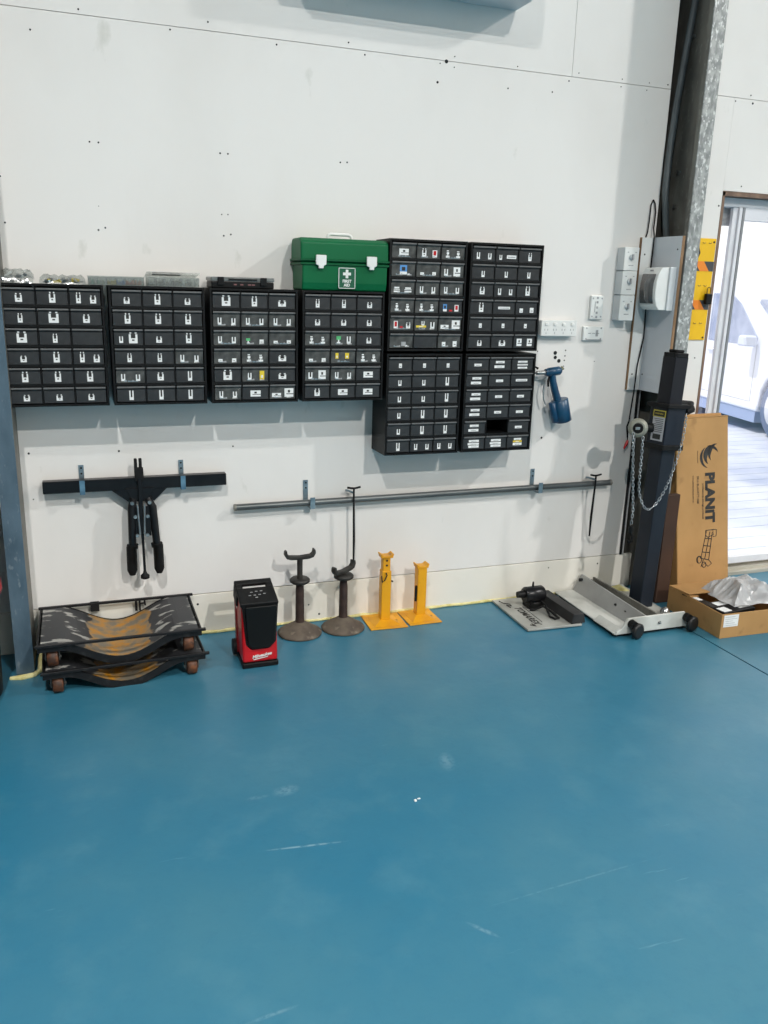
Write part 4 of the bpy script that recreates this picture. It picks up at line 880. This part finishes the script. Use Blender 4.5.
for k in range(8): b.box(-.0580, -.0574, -.036, .022-.006*(k % 3), .915-.0085*k, .9175-.0085*k, MP)
b.box(-.0580, -.0574, -.030, .018, .822, .846, MP); b.build('label_print', M_ink, lb)
tg = text('WARNING', .0105, mat('label_yellow2', srgb(200, 180, 50), .5), lb, T(-2.50, .30, 0) @ MP @ T(-.0590, -.007, .9405) @ Matrix.Rotation(-PI/2, 4, 'Z') @ FRONT, .0002)
# chain wheel left of the head
M_cw = mat('cast_wheel', srgb(150, 150, 138), .5, .2, srgb(126, 126, 114), 12)
pc = Vector((2.405, -.300, .905)); dv = Vector((-.55, -.83, .05)).normalized()
MB().tube([pc+dv*-.03, pc+dv*-.028, pc+dv*-.004, pc+dv*.004, pc+dv*.010], [.034, .043, .045, .040, .030], 26).build('chain_wheel', M_cw, lf)
b = MB(); b.tube([pc+dv*.011, pc+dv*.014], [.024, .022], 16); b.build('wheel_hub', M_blackm, lf)
b = MB(); b.box(-.012, .012, -.003, .003, -.006, .006, T(*(pc+dv*.016))); b.build('hub_pin', M_steel, lf)
MB().tube([pc+dv*-.03, (2.46, -.27, .90), (2.50, -.28, .90)], .022, 12).build('axle', M_blackm, lf)
b = MB(); b.tube([(2.655, -.31, .975), (2.685, -.31, .985), (2.70, -.28, .995)], .018, 8); b.tube([(2.62, -.24, .985), (2.72, -.20, 1.000), (2.80, -.17, .99)], .014, 8); b.build('strap', M_blackm, lf)
# chains
M_ch = mat('zinc_chain', srgb(190, 194, 196), .3, .8, srgb(150, 154, 158), 40)
link = MB().tube([(.0048*math.cos(a), 0, (.0048*math.sin(a))+(.0052 if math.sin(a) > .01 else -.0052)) for a in [2*PI*(k+.5)/8 for k in range(8)]], .0019, 5, True)
me_l = as_mesh(link, M_ch)
def chain(pts, name):
    c = MB(); P = [Vector(p) for p in pts]; acc = []; step = .0150
    # resample
    d = 0; out = [P[0]]; 
    for a, e in zip(P[:-1], P[1:]):
        L_ = (e-a).length; s_ = step-d
        while s_ <= L_: out.append(a+(e-a)*(s_/L_)); s_ += step
        d = L_-(s_-step)
    for i in range(len(out)-1):
        t = (out[i+1]-out[i]).normalized(); x = Vector((1, 0, 0)) if abs(t.x) < .8 else Vector((0, 1, 0)); x = (x-t*x.dot(t)).normalized(); y = t.cross(x)
        if i % 2: x, y = y, -x
        s2 = .7071; x, y = (x+y)*s2, (y-x)*s2
        m_ = (out[i]+out[i+1])/2
        vs = [m_ + x*v.co.x + y*v.co.y + t*v.co.z for v in me_l.vertices]
        c.add(vs, [tuple(p.vertices) for p in me_l.polygons], True)
    o = c.build(name, M_ch, lf); o['kind'] = 'stuff'; return o
def smooth(pts, n=6):
    P = [Vector(p) for p in pts]; P = [2*P[0]-P[1]]+P+[2*P[-1]-P[-2]]; out = []
    for i in range(1, len(P)-2):
        for k in range(n):
            t = k/n; a, b_, c, d = P[i-1:i+3]
            out.append(.5*((2*b_)+(c-a)*t+(2*a-5*b_+4*c-d)*t*t+(3*b_-a-3*c+d)*t**3))
    return out+[P[-2]]
chain(smooth([(2.360, -.33, .89), (2.366, -.335, .80), (2.378, -.335, .70), (2.390, -.335, .60), (2.400, -.335, .52), (2.398, -.335, .45)]), 'chain')
chain(smooth([(2.392, -.36, .875), (2.396, -.36, .78), (2.398, -.36, .68), (2.406, -.36, .61), (2.426, -.37, .555), (2.452, -.37, .533), (2.486, -.37, .545), (2.528, -.37, .60), (2.562, -.37, .68), (2.590, -.365, .76), (2.616, -.36, .87), (2.622, -.355, .975)]), 'chain')
b = MB(); b.tube([(2.398, -.335, .447), (2.400, -.335, .425), (2.401, -.335, .415)], [.010, .013, .009], 10); b.tube([(2.400, -.335, .415), (2.412, -.335, .395), (2.408, -.335, .368), (2.396, -.335, .362), (2.388, -.335, .378)], [.007, .007, .007, .006, .004], 8)
b.build('hook', M_blackm, lf)
MB().lathe([(.0, .0), (.022, 0), (.024, .012), (.012, .03), (0, .034)], (2.570, -.435, .026), 18).build('mount_knob', M_steel, lf)

# tall carton leaning back on the wall
def bmat_leg(): return None
lean = math.atan2(.155, .93)
tc_ = thing('tall_carton', 'tall brown carton printed with a hand trolley, leaning on the wall', 'box', (2.768, -.285, .0), (-lean, -.020, 0))
MB().box(0, .318, 0, .105, 0.0, .925).build('carton_body', M_card_b, tc_, local=True, bevel=.003)
MB().box(.001, .317, -.0015, .106, .925, .9285).build('top_flap', M_card_b, tc_, local=True)
MB().box(.02, .30, .03, .100, .929, .942).build('bent_flap', M_card_b, tc_, local=True)
# printing: reads downwards (letters turned a quarter turn clockwise)
PR = lambda x, z: T(x, -.0012, z) @ FRONT @ Matrix.Rotation(-PI/2, 4, 'Z')
text('PLANiT', .076, M_ink, tc_, PR(.200, .522), .0005, bold=.0042, spacing=1.02)
text('professional storage products', .0150, M_ink, tc_, PR(.160, .505), .0004)
text('SKU: BLACKTT-008', .0165, M_ink, tc_, PR(.128, .565), .0004)
text('www.planitproducts.com.au', .0120, M_ink, tc_, PR(.100, .57), .0004)
# swoosh globe mark
def swoosh(pts_l, pts_r): return MB().prism([(x, z) for x, z in pts_l + pts_r[::-1]], 'y', -.0014, -.0004)
b = MB()
def crescent(cx, cz, r, a0, a1, w, n=10):
    o = []; i_ = []
    for k in range(n+1):
        a = a0+(a1-a0)*k/n; ww = w*math.sin(PI*k/n)
        o.append((cx+r*math.cos(a), cz+r*math.sin(a))); i_.append((cx+(r-ww)*math.cos(a), cz+(r-ww)*math.sin(a)))
    P = o + i_[1:-1][::-1]
    for k in range(n):
        q4 = [o[k], o[k+1], i_[k+1], i_[k]]
        b.add([(x, -.0014, z) for x, z in q4], [(0, 1, 2, 3)])
crescent(.195, .725, .054, 1.9, 4.6, .016); crescent(.212, .735, .050, 1.2, 4.3, .030); crescent(.236, .745, .046, 1.3, 4.1, .022); crescent(.205, .735, .050, .2, 2.0, .014)
b.build('logo', M_ink, tc_, local=True)
b = MB(); b.box(.128, .130, -.0013, 0, .70, .76); b.build('small_print', M_ink, tc_, local=True)
# trolley drawing
b = MB()
def ln(*p, r=.0024): b.tube([((x-.19)*.88+.180, -.0008, (z-.25)*.80+.275) for x, z in p], r, 5, flat=.3)
ln((.190, .345), (.150, .175)); ln((.215, .340), (.178, .170)); ln((.232, .335), (.205, .160)); ln((.17, .255), (.22, .245)); ln((.16, .215), (.212, .205)); ln((.178, .30), (.228, .292))
ln((.185, .350), (.235, .350), (.240, .318), (.20, .305), (.185, .318), (.185, .350)); ln((.235, .352), (.262, .348), (.258, .308), (.236, .306)); ln((.150, .175), (.205, .160), (.226, .135), (.20, .118), (.178, .140), (.150, .12), (.168, .165))
for cx, cz, rr in ((.138, .168, .018), (.172, .132, .014)): ln(*[(cx+rr*math.cos(2*PI*k/12), cz+rr*1.25*math.sin(2*PI*k/12)) for k in range(13)])
ln((.15, .175), (.14, .19), (.126, .18), (.13, .15)); b.build('trolley_drawing', M_ink, tc_, local=True)
MB().box(.045, .105, -.0014, -.0002, .008, .020).build('edge_print', M_card_d, tc_, local=True)
# second flat carton behind the lift, the shade there put into its brown
t2 = thing('flat_carton', 'shade-darkened narrow carton standing between the lifting column and tall carton', 'box', (2.735, -.205, 0), (0, 0, .0))
MB().box(-.080, -.004, -.050, -.018, 0, .56).build('carton_body', mat('cardboard_shaded', srgb(66, 42, 27), .8, 0, srgb(54, 34, 22), 6), t2, local=True, bevel=.002)

# open carton in front
ob = thing('open_carton', 'low open brown carton with white label in front of tall carton', 'box', (2.657, -.711, 0), (0, 0, -.03))
LX, LY, H, tk = .42, .385, .118, .004
b = MB(); b.box(0, LX, 0, tk, .0005, H); b.box(0, tk, tk, LY, .0005, H); b.box(LX-tk, LX, tk, LY, .0005, H); b.box(tk, LX-tk, LY-tk, LY, .0005, H); b.box(tk, LX-tk, tk, LY-tk, .0005, tk)
b.build('carton_body', M_card_b, ob, local=True, bevel=.001)
Mf = T(0, LY, H) @ Matrix.Rotation(-.06, 4, 'X')
MB().box(.0, LX, -.15, -.0, 0, .003, Mf).build('flap', M_card_b, ob, local=True)
Mf = T(0, 0, H) @ Matrix.Rotation(.10, 4, 'Y')
b = MB(); b.prism([(0, .22), (.06, .235), (.065, LY-.02), (0, LY)], 'z', 0, .003, Mf); b.build('flap', M_card_b, ob, local=True)
MB().box(.012, .092, -.0012, 0, .055, .112).build('address_label', M_card, ob, local=True)
b = MB()
for k in range(5): b.box(.018, .085-.012*(k % 3), -.0018, -.0012, .062+.010*k, .0635+.010*k)
b.build('label_print', M_grey, ob, local=True)
c1 = thing('manual_leaflet', 'dark printed leaflet tucked at the left side of open carton', 'leaflet', (2.70, -.55, .08))
Mx = T(2.680, -.62, .112) @ Matrix.Rotation(.10, 4, 'Z') @ Matrix.Rotation(.08, 4, 'Y')
MB().box(0, .05, 0, .19, 0, .003, Mx).build('sheet', M_black, c1); MB().box(.010, .040, .095, .14, .003, .0036, Mx).build('white_patch', M_card, c1)
c2 = thing('boxed_part', 'black and white boxed part inside the open carton under the plastic', 'small box', (2.78, -.60, .06))
Mx = T(2.70, -.69, .02) @ Matrix.Rotation(.12, 4, 'Z')
MB().box(0, .20, .01, .14, 0, .088, Mx).build('box_body', M_black, c2, bevel=.002)
b = MB(); b.box(.01, .06, .02, .07, .0882, .0890, Mx); b.box(.12, .19, .03, .06, .0882, .0890, Mx); b.box(.01, .19, .09, .13, .0882, .0890, Mx); b.build('print', M_card, c2)
# crumpled plastic film
from mathutils import noise as NZ
pf = thing('plastic_film', 'crumpled translucent white plastic film lying over the open carton', 'plastic wrap', (2.88, -.55, .12))
n = 34; vs = []; fs = []
for i in range(n+1):
    for j in range(n+1):
        u, v = i/n, j/n; x = 2.775+.34*u+.02*NZ.noise(Vector((v*4, 3, 0))); y = -.655+.24*v+.03*NZ.noise(Vector((u*4, 0, 5)))
        e = min(u, 1-u, v, 1-v)
        nz = NZ.noise(Vector((u*2.6, v*2.0, 1.5))); n2 = NZ.noise(Vector((u*5+v*3, v*5-u*2, 4))); z = .120+.040*min(1, e*4)+(.055*(1-abs(nz)*2.2)*.6+.018*(1-abs(n2)*2))*min(1, e*5)
        vs.append((x, y, z))
for i in range(n):
    for j in range(n): fs.append((i*(n+1)+j, (i+1)*(n+1)+j, (i+1)*(n+1)+j+1, i*(n+1)+j+1))
M_film = mat('milky_film', srgb(196, 197, 198), .28, 0, srgb(170, 171, 173), 7, alpha=.8)
MB().add(vs, fs, False).build('film', M_film, pf)
